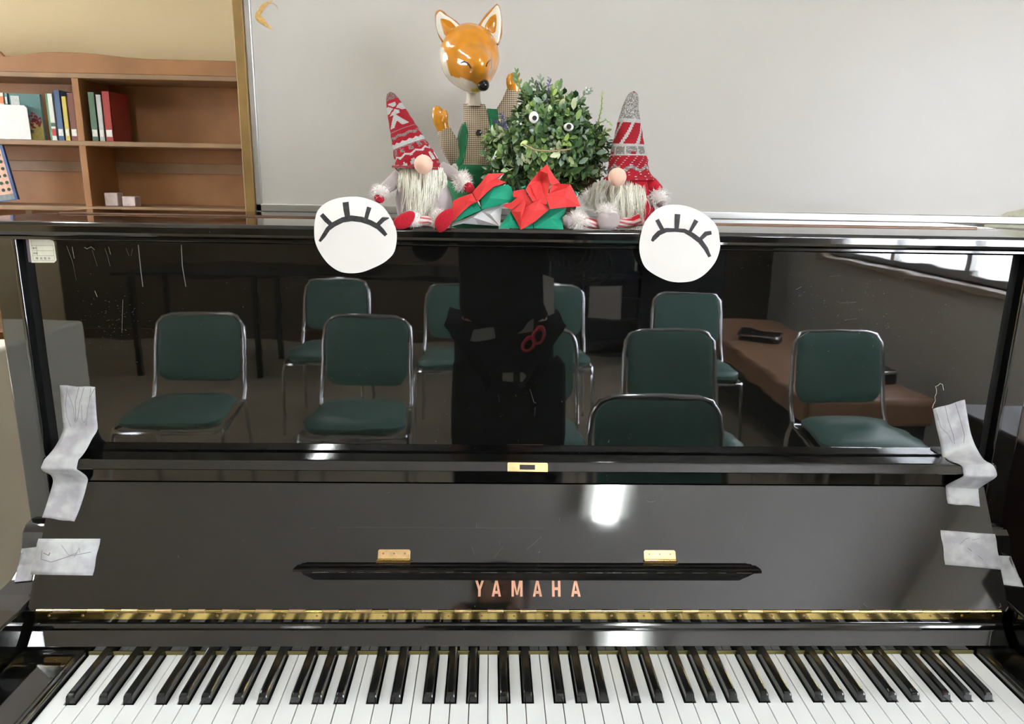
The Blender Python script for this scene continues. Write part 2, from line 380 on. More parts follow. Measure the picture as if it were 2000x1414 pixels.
# lock plate on the lip
LPn = Vector((0, -.0130, .0067)).normalized()
def onlip(px, py, h=.0):
    a = Vector((0, .2425, .2320 + K)); u = Vector((0, .0053, .0100)).normalized(); nn = Vector((0, -u.z, u.y)); a = a + nn * h
    d = ray(px, py); t = (a - CAM).dot(nn) / d.dot(nn); return CAM + d * t
LN = Vector((0, -.0100, .0053)).normalized()
q = [onlip(991, 921, 0), onlip(991, 905, 0), onlip(993, 903, 0), onlip(1068, 904, 0), onlip(1070, 906, 0), onlip(1070, 922, 0)]
lk = MB().prism(q, LN * .0012).build('lock_plate', PBRASS, P, bev=.0003)
q = [onlip(1015, 917, .0013), onlip(1015, 907.5, .0013), onlip(1045, 908, .0013), onlip(1045, 917.5, .0013)]
MB().prism(q, LN * .0002).build('lock_slot', mat('slot_dark', (.02, .012, .01), .5), lk)
for px in (1001, 1059):
    c = onlip(px, 911.5, .0012); MB().tube([c, c + LN * .0006], .0014, 10).build('screw', PBRASS, lk)
# music desk ledge
mdx0, mdx1 = -.3385, .3085
prof = [(.0655, .0005), (.0655, .004), (.0640, .006), (.0630, .010), (.0640, .012), (.0625, .014), (.0605, .0180), (.0615, .020), (.0590, .0240), (.0560, .0285), (.0535, .0305), (.0510, .0300), (.0500, .0290), (.0520, .018), (.0530, .0005)]
mb = MB(); n = len(prof)
def cut(h): return .0135 * (1 - min(1, h / .03))
vl = [bd(mdx0 + cut(h), e, h) for e, h in prof]; vr = [bd(mdx1 - cut(h), e, h) for e, h in prof]
mb.add(vl + vr, [tuple(range(n)), tuple(range(2 * n - 1, n - 1, -1))] + [(i, i + n, (i + 1) % n + n, (i + 1) % n) for i in range(n)])
mdo = mb.build('music_ledge', LAC, P)
prof = [(.0530, .0006), (.0520, .018), (.0500, .0285), (.0470, .0200), (.0435, .0060), (.0418, .0016), (.0418, .0006)]; n = len(prof); mb = MB()
vl = [bd(mdx0 + .010 + cut(h), e, h) for e, h in prof]; vr = [bd(mdx1 - .010 - cut(h), e, h) for e, h in prof]
mb.add(vl + vr, [tuple(range(n)), tuple(range(2 * n - 1, n - 1, -1))] + [(i, i + n, (i + 1) % n + n, (i + 1) % n) for i in range(n)])
mb.build('ledge_reflection_wedge', mat('ledge_reflection_black', (.004, .004, .004), .55), P)  # added wedge; its flat black stands in for the ledge's reflection in the board
for (xa, xb) in ((-.2282, -.1825), (.1508, .1965)):
    o = MB(); o.prism([bd(xa, .0700, .0003), bd(xa, .0815, .0003), bd(xa + .002, .0835, .0003), bd(xb - .002, .0835, .0003), bd(xb, .0815, .0003), bd(xb, .0700, .0003)], BN * .0012)
    o = o.build('ledge_hinge', PBRASS, P, bev=.0003)
    kk = MB()
    for j in range(5):
        L = (xb - xa) / 5; kk.tube([bd(xa + j * L + .0003, .0688, .0022), bd(xa + (j + 1) * L - .0003, .0688, .0022)], .0021, 10)
    kk.tube([bd(xa - .001, .0688, .0022), bd(xb + .0025, .0688, .0022)], .0008, 8)
    kk.build('hinge_barrel', BRASS, o, smooth=True)
    MB().prism([bd(xa - .001, .0672, .004), bd(xb + .001, .0672, .004), bd(xb + .001, .0635, .0075), bd(xa - .001, .0635, .0075)], BN * .001).build('lower_leaf', PBRASS, o)
    for j in range(3):
        c = bd(xa + (j + .5) * (xb - xa) / 3, .0778, .0015); s_ = MB().tube([c, c + BN * .0005], .0018, 12).build('screw', COPPER, o)
        c = c + BN * .0005; MB().tube([c, c + BN * .0002], .0008, 8).build('screw_hole', scm, o)
# the maker's lettering in copper, strokes cut by hand
E0, E1 = .0196, .0412
def letter(ch, x0, x1, mb):
    w_ = x1 - x0; t = w_ * .30; H = 1.0
    def q(pts): mb.prism([bd(x0 + u * w_, E0 + v * (E1 - E0), .0002) for u, v in pts], BN * .0009)
    s = .30
    if ch == 'Y':
        q([(0, 1), (s, 1), (.5, .62), (.5 + .0, .42), (.36, .42)]); q([(1, 1), (1 - s, 1), (.5, .62), (.5, .42), (.64, .42)]); q([(.35, .45), (.65, .45), (.65, 0), (.35, 0)])
    if ch == 'A':
        q([(0, 0), (.27, 0), (.5, .78), (.62, 1), (.36, 1)]); q([(1, 0), (.73, 0), (.5, .78), (.38, 1), (.64, 1)]); q([(.24, .18), (.76, .18), (.70, .36), (.30, .36)])
    if ch == 'M':
        q([(0, 0), (.22, 0), (.22, 1), (0, 1)]); q([(1, 0), (.78, 0), (.78, 1), (1, 1)])
        q([(.18, 1), (.30, 1), (.56, .10), (.42, .10), (.18, .75)]); q([(.82, 1), (.70, 1), (.44, .10), (.58, .10), (.82, .75)])
    if ch == 'H':
        q([(0, 0), (s, 0), (s, 1), (0, 1)]); q([(1, 0), (1 - s, 0), (1 - s, 1), (1, 1)]); q([(.28, .41), (.72, .41), (.72, .59), (.28, .59)])
mb = MB()
for ch, a, b in (('Y', 928, 945), ('A', 960.5, 978.5), ('M', 999, 1020.5), ('A', 1040.5, 1058.5), ('H', 1078, 1094.5), ('A', 1115, 1133.5)):
    xa = onboard(a, 1150).x; xb = onboard(b, 1150).x; letter(ch, xa, xb, mb)
mb.build('lettering', COPPER, P)
# scratches on the boards
scr = mat('pale_scratch', lin(104, 102, 98), .6)
def scratch(pts, wmm, plane, name='scratch'):
    pp = [plane(*p) for p in pts]; mb = MB(); mb.tube(pp, wmm, 4, flat=1); return mb
sc = MB()
for pts in [[(1012, 850), (1018, 862), (1022, 880)]]: pass
for pts, ww in [([(920, 1065), (927, 1083)], .00025), ([(930, 1032), (931, 1022)], .0002), ([(975, 1054), (976, 1067)], .0002), ([(965, 1090), (983, 1067)], .00018), ([(1028, 1074), (1058, 1048)], .00022), ([(1054, 1076), (1052, 1080)], .0004), ([(1094, 1011), (1092, 1015), (1094, 1020)], .00022),
                ([(1262, 978), (1272, 981), (1281, 978)], .0002), ([(1457, 1009), (1452, 1025)], .00018), ([(1450, 1027), (1451, 1033)], .0003), ([(605, 1032), (618, 1031)], .0002), ([(660, 1030), (800, 1030), (1060, 1032)], .00012), ([(1685, 1180), (1695, 1186)], .0004), ([(1664, 1186), (1669, 1184)], .0005), ([(1953, 1178), (1955, 1184), (1951, 1187)], .0003), ([(347, 1085), (350, 1090)], .0003), ([(756, 963), (762, 961)], .0002)]:
    sc.tube([onboard(*p, .0001) for p in pts], ww, 4)
sc.build('fallboard_scratches', scr, fb)
sc = MB(); rnd = random.Random(3)
def onp(px, py): return at(px, py, .2848)
for pts, ww in [([(1035, 760), (1038, 770), (1043, 786), (1047, 787)], .0003), ([(1043, 800), (1046, 795), (1044, 812)], .0002), ([(1007, 770), (1008, 775)], .0002), ([(973, 770), (976, 786)], .0001), ([(130, 480), (142, 512), (149, 548)], .00014), ([(141, 482), (145, 505)], .0003), ([(165, 483), (170, 486), (178, 482), (185, 488)], .0005), ([(180, 488), (190, 520)], .00014), ([(205, 485), (210, 500), (215, 520)], .0002), ([(212, 482), (216, 497)], .0004), ([(246, 484), (252, 500)], .0002), ([(259, 486), (256, 500)], .00018),
                ([(270, 478), (275, 530), (279, 560)], .0006), ([(354, 478), (356, 520), (363, 560)], .0006), ([(240, 585), (238, 650)], .0003), ([(185, 568), (190, 580)], .0005), ([(1580, 648), (1567, 655), (1560, 660)], .0003), ([(1556, 565), (1565, 560)], .0003), ([(1620, 540), (1640, 538)], .0002), ([(1650, 625), (1675, 622)], .00018), ([(1640, 592), (1672, 590)], .00018), ([(1792, 706), (1800, 712)], .0002)]:
    sc.tube([onp(*p) for p in pts], ww, 4)
for k in range(260):
    if rnd.random() < .55: px, py = rnd.gauss(1720, 110), rnd.gauss(590, 70)
    else: px, py = rnd.gauss(215, 50), rnd.gauss(630, 45)
    if not (130 < px < 1900 and 480 < py < 850): continue
    a = rnd.uniform(-.6, .6); l = rnd.uniform(.5, 3.0); sc.tube([onp(px, py), onp(px + l * math.cos(a), py + l * math.sin(a))], rnd.uniform(.0001, .0003), 4)
sc.build('panel_scratches', scr, up_)

# keys ------------------------------------------------------------
KW = 1.225 / 52; KEYWOOD = mat('key_wood', lin(120, 92, 62), .8)
names = []
pcs = [9, 10, 11] + [i % 12 for i in range(85)]
white_of = {}
wi = 0; keys = []
for pc in pcs:
    if pc in (1, 3, 6, 8, 10): keys.append(('b', wi, pc))
    else: keys.append(('w', wi, pc)); wi += 1
offs = {1: -.0030, 3: .0030, 6: -.0038, 8: 0, 10: .0038}
blk = {}
for kind, i, pc in keys:
    if kind == 'b': blk[i] = -.6125 + i * KW + offs[pc]      # sits on the line between white i-1 and i
for kind, i, pc in keys:
    if kind == 'w':
        x0 = -.6125 + i * KW + .00055; x1 = x0 + KW - .0011; ys = .0492; ye = .1485
        l = max(x0, blk[i] + .0077) if i in blk else x0
        r = min(x1, blk[i + 1] - .0077) if i + 1 in blk else x1
        poly = [(x0, 0)] + [(x1, 0)] + ([(x1, ys), (r, ys)] if r < x1 - 1e-5 else []) + [(r, ye), (l, ye)] + ([(l, ys), (x0, ys)] if l > x0 + 1e-5 else [])
        mb = MB(); mb.prism([(x, y, -.0030 + K) for x, y in poly], (0, 0, .0030)); o = mb.build('white_key', IVORY, P, bev=.0004)
        mb = MB(); mb.prism([(x, y, -.022 + K) for x, y in poly], (0, 0, .0189)); mb.build('key_stick', KEYWOOD, o)
    else:
        c = blk[i]; mb = MB(); rings = []
        def sec(y, wb_, wt, zb, zt, lean=0):
            r_ = .0016
            return [(c - wb_, y, zb + K), (c - wt - .0002, y + lean, zt - r_ + K), (c - wt + r_ * .6, y + lean, zt - r_ * .25 + K), (c - wt + r_ * 1.4, y + lean, zt + K), (c + wt - r_ * 1.4, y + lean, zt + K), (c + wt - r_ * .6, y + lean, zt - r_ * .25 + K), (c + wt + .0002, y + lean, zt - r_ + K), (c + wb_, y, zb + K)]
        rings = [sec(.0500, .0062, .0050, -.008, .0085, .0020), sec(.0503, .0063, .0050, -.008, .0105, .0032), sec(.0512, .0063, .0049, -.008, .0114, .0048), sec(.0540, .0063, .0049, -.008, .0117, .0060), sec(.1490, .0063, .0050, -.008, .0112, 0)]
        mb.rings(rings); mb.build('black_key', EBONY, P)

# ------------------------------------------------------------------ sticker on the panel
stk = thing('inventory_sticker', 'small yellowed ruled label sticker at the top left of the piano panel', 'sticker', at(85, 490, .2845))
pl = [at(*q, .2848) for q in [(62, 513), (56, 466), (65, 464), (66, 466), (85, 466), (96, 468), (104, 470), (106, 474), (108, 490), (110.5, 508), (108, 511), (106, 513)]]
MB().prism(pl, (0, -.0003, 0)).build('label_paper', mat('aged_label', lin(240, 236, 214), .7, var=.05, vscale=120), stk)
mb = MB()
def sl(a, b, ww=.00016): mb.tube([at(*a, .2844), at(*b, .2844)], ww, 4)
for a, b in [((61, 479.5), (104, 479.5)), ((63, 489.5), (104.5, 489.5)), ((64, 499.5), (106, 499.5)), ((65, 509), (106, 509)), ((60, 466), (65, 509)), ((103, 478), (107, 508)), ((71, 479.5), (73.5, 499.5))]: sl(a, b)
mb.build('printed_rules', mat('label_ink', lin(120, 118, 100), .8), stk)
def text(body, px, py, Y, size, m, name, parent, rz=0, sp=1.0):
    cu = bpy.data.curves.new(name, 'FONT'); cu.body = body; cu.size = size; cu.extrude = .00008; cu.align_x = 'LEFT'; cu.space_character = sp
    o = bpy.data.objects.new(name, cu); C.objects.link(o); o.rotation_euler = (PI / 2, 0, 0); o.location = at(px, py, Y)
    o.data.materials.append(m)
    dg = bpy.context.evaluated_depsgraph_get(); me = bpy.data.meshes.new_from_object(o.evaluated_get(dg)); me.transform(o.matrix_basis)
    bpy.data.objects.remove(o); ob = bpy.data.objects.new(name, me); C.objects.link(ob)
    ob.parent = parent; ob.matrix_parent_inverse = Matrix.Translation(-Vector(parent.location)); return ob
ink = mat('label_print', lin(70, 68, 60), .8)
text('番号', 63.5, 486.2, .2844, .0030, ink, 'printed_text', stk)
text('所属', 65.2, 496.2, .2844, .0030, ink, 'printed_text', stk)
text('横須賀市', 70, 506.4, .2844, .0036, ink, 'printed_text', stk, sp=2.0)
MB().prism([at(*q, .2850) for q in [(50, 463), (55, 464), (62, 512), (56, 512)]], (0, -.0004, 0)).build('label_edge_tape', mat('purple_grey_tape', lin(118, 104, 112), .4), stk)

# ------------------------------------------------------------------ paper eyes
def paper_eye(outline, strokes, Y, label):
    cx = sum(p[0] for p in outline) / len(outline); cy = sum(p[1] for p in outline) / len(outline)
    t = thing('paper_eye', label, 'paper cutout', at(cx, cy, Y), 'paper closed-eye cutouts on the piano lid')
    # smooth closed outline (Catmull-Rom)
    pts = []; n = len(outline)
    for i in range(n):
        p0, p1, p2, p3 = [Vector((*outline[(i + j) % n], 0)) for j in (-1, 0, 1, 2)]
        for s in range(5):
            u = s / 5; pts.append(.5 * ((2 * p1) + (-p0 + p2) * u + (2 * p0 - 5 * p1 + 4 * p2 - p3) * u * u + (-p0 + 3 * p1 - 3 * p2 + p3) * u ** 3))
    def surf(px, py, off=0):
        top = max(0, (448 - py)) / 60.0; g = (px - cx) / 80.0
        return at(px, py, Y + .010 * top * top + .0015 * g * g - off)
    mb = MB(); vs = [surf(cx, cy)]; N = len(pts); rr = 9; fs = []
    for k in range(1, rr + 1):
        for p in pts: vs.append(surf(cx + (p.x - cx) * k / rr, cy + (p.y - cy) * k / rr))
    for i in range(N): fs.append((0, 1 + i, 1 + (i + 1) % N))
    for k in range(rr - 1):
        for i in range(N):
            a = 1 + k * N; i2 = (i + 1) % N; fs.append((a + i, a + N + i, a + N + i2, a + i2))
    mb.add(vs, fs); o = mb.build('paper_disc', PAPER, t)
    md = o.modifiers.new('thick', 'SOLIDIFY'); md.thickness = .0004; md.offset = 0
    mk = MB()
    for k_, (st_, wid) in enumerate(strokes):
        # resample
        dense = []
        for i in range(len(st_) - 1):
            a, b = Vector(st_[i]), Vector(st_[i + 1]); m_ = max(2, int((b - a).length / 4))
            for s in range(m_): dense.append((a + (b - a) * s / m_, wid[i] + (wid[i + 1] - wid[i]) * s / m_))
        dense.append((Vector(st_[-1]), wid[-1])); L = []; Rr = []
        for i, (p, ww) in enumerate(dense):
            d = dense[min(i + 1, len(dense) - 1)][0] - dense[max(i - 1, 0)][0]; nn = Vector((-d.y, d.x)).normalized() * ww / 2
            o_ = .0005 + .00005 * k_
            L.append(surf(p.x + nn.x, p.y + nn.y, o_)); Rr.append(surf(p.x - nn.x, p.y - nn.y, o_))
        n_ = len(L); mk.add(L + Rr, [(i, i + 1, n_ + i + 1, n_ + i) for i in range(n_ - 1)])
    mk.build('marker_drawing', MARKER, t)
def c1(x, y): return (600 + x / 8.079, 370 + y / 8.079)
eyeL = [c1(*p) for p in [(110, 680), (118, 520), (165, 340), (300, 210), (480, 140), (680, 115), (860, 125), (1040, 180), (1180, 260), (1280, 380), (1370, 540), (1412, 690), (1405, 860), (1360, 1010), (1230, 1140), (1040, 1240), (840, 1310), (640, 1320), (480, 1280), (320, 1160), (190, 980), (125, 820)]]
sL = [([c1(*p) for p in [(195, 820), (260, 730), (330, 620), (420, 550), (560, 480), (700, 455), (860, 475), (1000, 525), (1120, 590), (1190, 660), (1245, 725)]], [5, 8, 9, 10, 10.5, 11.5, 11, 10, 10, 9, 7]),
      ([c1(*p) for p in [(225, 395), (300, 480), (385, 560)]], [8.5, 9.5, 8.5]), ([c1(*p) for p in [(605, 200), (620, 330), (640, 450)]], [12, 11.5, 10]),
      ([c1(*p) for p in [(980, 280), (950, 380), (925, 475)]], [9, 8, 7.5]), ([c1(*p) for p in [(1290, 450), (1200, 470), (1110, 560)]], [2, 9, 8])]
paper_eye(eyeL, sL, .2560, 'round white paper with drawn closed eye, left of the gnome in the snowflake hat')
def c2(x, y): return (1240 + x / 7.856, 380 + y / 7.856)
eyeR = [c2(*p) for p in [(68, 820), (85, 640), (150, 430), (290, 260), (430, 180), (600, 155), (800, 180), (1000, 260), (1180, 390), (1270, 520), (1300, 680), (1305, 820), (1260, 980), (1180, 1110), (1050, 1240), (900, 1320), (740, 1345), (560, 1335), (400, 1280), (240, 1190), (140, 1090), (85, 950)]]
sR = [([c2(*p) for p in [(262, 715), (300, 660), (370, 590), (480, 545), (620, 545), (760, 555), (880, 620), (1000, 710), (1090, 830), (1150, 955)]], [5, 9, 9.5, 8.5, 7, 8, 9.5, 10, 8.5, 6]),
      ([c2(*p) for p in [(340, 385), (385, 470), (430, 555)]], [8, 8, 8]), ([c2(*p) for p in [(655, 300), (648, 410), (640, 530)]], [11, 10, 8]),
      ([c2(*p) for p in [(945, 395), (890, 490), (840, 580)]], [9, 7, 6]), ([c2(*p) for p in [(1175, 585), (1090, 600), (1010, 680)]], [7, 9, 7])]
paper_eye(eyeR, sR, .2560, 'round white paper with a drawn closed eye, right one below the grey-tipped gnome hat')

# ------------------------------------------------------------------ tapes
def ribbon(rows, name, label, group, marks=None, sub=1):
    """rows: list of (left, right) 3D points"""
    t = thing(name, label, 'tape', (rows[0][0] + rows[0][1]) / 2, group)
    nu = 8; vs = []; uv = []; acc = 0; pm = None
    # densify by Catmull-Rom along the tape
    def cr(a, b, c, d, u): return .5 * ((2 * b) + (-a + c) * u + (2 * a - 5 * b + 4 * c - d) * u * u + (-a + 3 * b - 3 * c + d) * u ** 3)
    dense = []
    n = len(rows)
    for i in range(n - 1):
        g = [rows[max(i - 1, 0)], rows[i], rows[i + 1], rows[min(i + 2, n - 1)]]
        for s in range(sub): dense.append(tuple(cr(g[0][k], g[1][k], g[2][k], g[3][k], s / sub) for k in (0, 1)))
    dense.append(rows[-1])
    for r_, (l, r) in enumerate(dense):
        m_ = (l + r) / 2
        if pm is not None: acc += (m_ - pm).length
        pm = m_
        for k in range(nu + 1):
            u = k / nu; p = l.lerp(r, u)
            if r_ in (0, len(dense) - 1): p = p + (dense[1][0] - dense[0][0]).normalized() * (.0006 * math.sin(k * 5.1 + r_))
            vs.append(p); uv.append((u * .052, acc))
    fs = []
    for r_ in range(len(dense) - 1):
        for k in range(nu): a = r_ * (nu + 1) + k; fs.append((a, a + 1, a + nu + 2, a + nu + 1))
    o = mkobj('tape_strip', vs, fs, TAPE, t, smooth=True)
    ul = o.data.uv_layers.new(name='UVMap')
    for lp in o.data.loops: ul.data[lp.index].uv = (uv[lp.vertex_index][0] * 60, uv[lp.vertex_index][1] * 60)
    md = o.modifiers.new('thick', 'SOLIDIFY'); md.thickness = .0003; md.offset = 0
    if marks:
        bv = BVHTree.FromPolygons([v for v in vs], fs); mk = MB()
        for pts, ww in marks:
            line = []
            for i in range(len(pts) - 1):
                for s in range(6):
                    px = pts[i][0] + (pts[i + 1][0] - pts[i][0]) * s / 6; py = pts[i][1] + (pts[i + 1][1] - pts[i][1]) * s / 6
                    h = bv.ray_cast(CAM, ray(px, py).normalized())
                    if h[0]: line.append(h[0] - ray(px, py).normalized() * .0003)
            if len(line) > 1: mk.tube(line, ww, 4)
        mk.build('pencil_marks', PENCIL, t)
    return t
TG = 'white ribbed tape pieces on the piano corners'
ax = lambda q, Y: at(*q, Y)
def up_tape(pan, lipback, lipf1, und, brd):
    rows = []
    for a, b in pan: rows.append((at(*a, .2843), at(*b, .2843)))
    def cl(v): v.z = max(v.z, .2446 + K); return v
    for (a, b), Y in lipback: rows.append((cl(at(*a, Y)), cl(at(*b, Y))))
    for a, b in lipf1: rows.append((onlip(*a, .0007), onlip(*b, .0007)))
    for (a, b), Y in und: rows.append((at(*a, Y), at(*b, Y)))
    for a, b in brd: rows.append((onboard(*a, .0007), onboard(*b, .0007)))
    return rows
rows = up_tape([((116.5, 752.5), (185.5, 756)), ((119, 780), (187, 785)), ((121.5, 810), (189, 815)), ((123.5, 836), (190.5, 838))],
               [(((118, 853), (180, 857)), .2747), (((108, 872), (170, 876)), .2640), (((97, 886), (162, 888)), .2555), (((89, 895), (156, 895)), .2490)],
               [((86, 899), (153, 899)), ((82, 908), (151, 908)), ((80, 915), (150, 916))],
               [(((84, 920), (156, 920)), .2450), (((98, 927), (167, 928)), .2560), (((103, 935), (171.5, 936)), .2600)],
               [((103, 945), (170, 945)), ((97, 965), (164, 968)), ((90, 988), (155, 995)), ((82, 1010.5), (145, 1019))])
mkL = [([(131, 756), (128, 790), (131, 815), (140, 838)], .00035), ([(131, 763), (143, 795), (147, 830)], .00030), ([(154, 757), (147, 785), (148, 815), (146, 826)], .0004), ([(164, 757), (156, 785), (152, 815), (147, 828)], .00035), ([(185, 758), (176, 775), (171, 800), (168, 838)], .00035), ([(177, 757), (175, 780)], .0003), ([(159, 790), (160, 820), (165, 826), (168, 815)], .0003), ([(131, 917), (136, 930), (138, 934)], .0002), ([(116, 925), (130, 920), (145, 927)], .0002)]
ribbon(rows, 'tape', 'long ribbed white tape over the left end of the fallboard lip up to the panel', TG, mkL, sub=3)
rows = [(onboard(75, 1052, .0006), onboard(60, 1122, .0006)), (onboard(116, 1052, .0006), onboard(101, 1123, .0006)), (onboard(156, 1052, .0006), onboard(142, 1123.5, .0006)), (onboard(196, 1052, .0006), onboard(181, 1124, .0006))]
mkB = [([(82, 1075), (80, 1092), (100, 1098), (140, 1085), (185, 1077)], .0004), ([(85, 1080), (95, 1085), (98, 1078)], .0006), ([(145, 1088), (155, 1070), (156, 1082)], .0003), ([(120, 1065), (135, 1085), (155, 1078)], .0003)]
tA = ribbon(rows, 'tape', 'square of ribbed white tape with pencil line on the left end of the fallboard', TG, mkB)
def armpt(px, py, s, lift=.0006):
    h = ARMT[s].ray_cast(CAM, ray(px, py).normalized()); return h[0] + h[1] * lift if h[0] else at(px, py, .24)
ARMT = {}
for o_ in piano.children:
    if o_.name.startswith('side_arm'):
        s = -1 if sum(v.co.x for v in o_.data.vertices) < 0 else 1
        bm = bmesh.new(); bm.from_mesh(o_.data); ARMT[s] = BVHTree.FromBMesh(bm); bm.free()
def arm_tape(q, s, label):
    t = thing('tape', label, 'tape', armpt(*q[0], s), TG); n = 12; vs = []
    for j in range(n + 1):
        for i in range(n + 1):
            u, v = i / n, j / n; px = (q[0][0] * (1 - u) + q[1][0] * u) * (1 - v) + (q[3][0] * (1 - u) + q[2][0] * u) * v
            py = (q[0][1] * (1 - u) + q[1][1] * u) * (1 - v) + (q[3][1] * (1 - u) + q[2][1] * u) * v; vs.append(armpt(px, py, s, .0012))
    fs = [(j * (n + 1) + i, j * (n + 1) + i + 1, (j + 1) * (n + 1) + i + 1, (j + 1) * (n + 1) + i) for j in range(n) for i in range(n)]
    fs = [f for f in fs if max((vs[f[k]] - vs[f[(k + 1) % 4]]).length for k in range(4)) < .03]
    o = mkobj('tape_strip', vs, fs, TAPE, t, smooth=True); ul = o.data.uv_layers.new(name='UVMap')
    for lp in o.data.loops: i = lp.vertex_index; ul.data[lp.index].uv = ((i % (n + 1)) * .2, (i // (n + 1)) * .25)
    md = o.modifiers.new('thick', 'SOLIDIFY'); md.thickness = .0003; md.offset = 0
arm_tape([(44, 1071), (80, 1067), (62, 1135), (29, 1138)], -1, 'end piece of ribbed white tape on the left arm of the piano')
rows = up_tape([((1822, 799), (1884.5, 780.5)), ((1829, 835), (1890, 815)), ((1836, 865), (1895, 842)), ((1840.5, 893), (1901.5, 862))],
               [(((1846, 897), (1910, 880)), .2740), (((1856, 902), (1922, 898)), .2600), (((1872, 906), (1936, 906)), .2490)],
               [((1879, 912), (1942, 912)), ((1880, 922), (1946, 922)), ((1881, 930), (1946, 931))],
               [(((1862, 940), (1930, 942)), .2530), (((1848, 948), (1913, 953)), .2610)],
               [((1847, 953), (1911, 957)), ((1848, 970), (1912.5, 975)), ((1851, 984), (1914, 989))])
mkR = [([(1846, 793), (1852, 820), (1862, 850), (1865, 870)], .0003), ([(1866, 787), (1876, 820), (1884, 850), (1882, 868)], .0003), ([(1830, 808), (1838, 835), (1852, 848), (1862, 868)], .0003), ([(1828, 800), (1833, 825)], .0002)]
ribbon(rows, 'tape', 'long ribbed white tape with loose thread over the right end of the fallboard lip', TG, mkR, sub=3)
rows = [(onboard(1837, 1035.5, .0006), onboard(1846, 1103, .0006)), (onboard(1873, 1038, .0006), onboard(1882, 1106, .0006)), (onboard(1908, 1041, .0006), onboard(1918, 1109, .0006)), (onboard(1943, 1043, .0006), onboard(1956, 1113, .0006))]
mkC = [([(1875, 1063), (1885, 1053), (1895, 1050)], .0003), ([(1898, 1055), (1915, 1051)], .0003), ([(1910, 1085), (1922, 1095)], .0003), ([(1890, 1070), (1900, 1078)], .0004)]
ribbon(rows, 'tape', 'square of creased ribbed white tape on the right end of the fallboard', TG, mkC)
arm_tape([(1949, 1085), (1974, 1086), (1999, 1148), (1958, 1143)], 1, 'end piece of ribbed white tape on the right arm of the piano')
thr = [at(*q, .2838) for q in [(1821, 797), (1823, 790), (1827, 783), (1826, 775), (1829, 768), (1829, 760), (1827, 755), (1832, 753), (1836, 749), (1841, 751), (1842, 757), (1843, 762)]]
o = MB().tube(thr, .00035, 6).build('loose_thread', mat('thread_white', lin(225, 215, 205), .9), smooth=True)
tag(o, 'curly loose white thread sticking up from the right tape on the panel', 'thread')

# ================================================================== TOYS ON THE LID
LIDZ = .572 + K
def to_px(P_):
    d = P_ - CAM; z = d.dot(FF); return (1000 + FPX * d.dot(FR) / z, 707 - FPX * d.dot(FU) / z)
def color_attr_mat(name, rough=.5, bump=0, bscale=300, coat=0, knit=False, sheen=0):
    m = mat(name, (.5, .5, .5), rough, bump=bump, bscale=bscale, coat=coat, sheen=sheen); nt = m.node_tree
    a = nt.nodes.new('ShaderNodeVertexColor'); a.layer_name = 'Col'; nt.links.new(a.outputs[0], nt.nodes['Principled BSDF'].inputs['Base Color'])
    return m
def paint(o, fn, corner=False):
    me = o.data; ca = me.color_attributes.new('Col', 'FLOAT_COLOR', 'CORNER' if corner else 'POINT')
    if corner:
        for p in me.polygons:
            c = fn(p)
            for li in p.loop_indices: ca.data[li].color = (*c, 1)
    else:
        for i, v in enumerate(me.vertices): ca.data[i].color = (*fn(v.co), 1)
def hair(name, roots, m, parent, r=.0004, seg=4, n=3):
    """roots: list of point lists"""
    mb = MB()
    for pts in roots:
        N = len(pts); mb.tube(pts, [r * (1 - .75 * i / (N - 1)) for i in range(N)], n, cap=False)
    return mb.build(name, m, parent, smooth=True)
def fur_ball(name, c, rad, m, parent, length=.005, count=420, r=.00035, seed=1, squash=(1, 1, 1)):
    rnd = random.Random(seed); mb = MB(); mb.sph(c, (rad[0] * .85, rad[1] * .85, rad[2] * .85), 16, 10)
    for _ in range(count):
        z = rnd.uniform(-1, 1); t = rnd.uniform(0, 2 * PI); q_ = math.sqrt(1 - z * z); d = Vector((q_ * math.cos(t), q_ * math.sin(t), z))
        p = Vector(c) + Vector((d.x * rad[0] * .8, d.y * rad[1] * .8, d.z * rad[2] * .8))
        L = length * rnd.uniform(.6, 1.2); j = Vector((rnd.gauss(0, .35), rnd.gauss(0, .35), rnd.gauss(0, .35) - .2))
        mb.tube([p, p + d * L * .5, p + (d + j * .6) * L], [r, r * .8, r * .2], 3, cap=False)
    return mb.build(name, m, parent, smooth=True)
FURW = mat('white_plush_fur', lin(236, 228, 222), .9, sheen=.4)
BEARD = mat('cream_beard_hair', lin(248, 244, 228), .8, sheen=.2, var=.08, vscale=200)
BEARD2 = mat('grey_beard_hair', lin(196, 190, 176), .8, var=.15, vscale=200)
GREYF = mat('grey_felt', lin(176, 163, 161), .95, sheen=.3, bump=.2, bscale=900)
REDF = mat('red_wool', lin(186, 18, 40), .95, sheen=.05, bump=.6, bscale=900, var=.18, vscale=500)
PEACH = mat('peach_felt', lin(240, 196, 172), .95, sheen=.3, bump=.2, bscale=700, var=.04, vscale=300)
RED = lin(206, 14, 42); WHT = lin(238, 234, 230); GRY = lin(165, 155, 150); DRED = lin(160, 24, 44)
def tri(x): x = x % 1; return 1 - abs(2 * x - 1)
def hash2(i, j): return (math.sin(i * 127.1 + j * 311.7) * 43758.5453) % 1
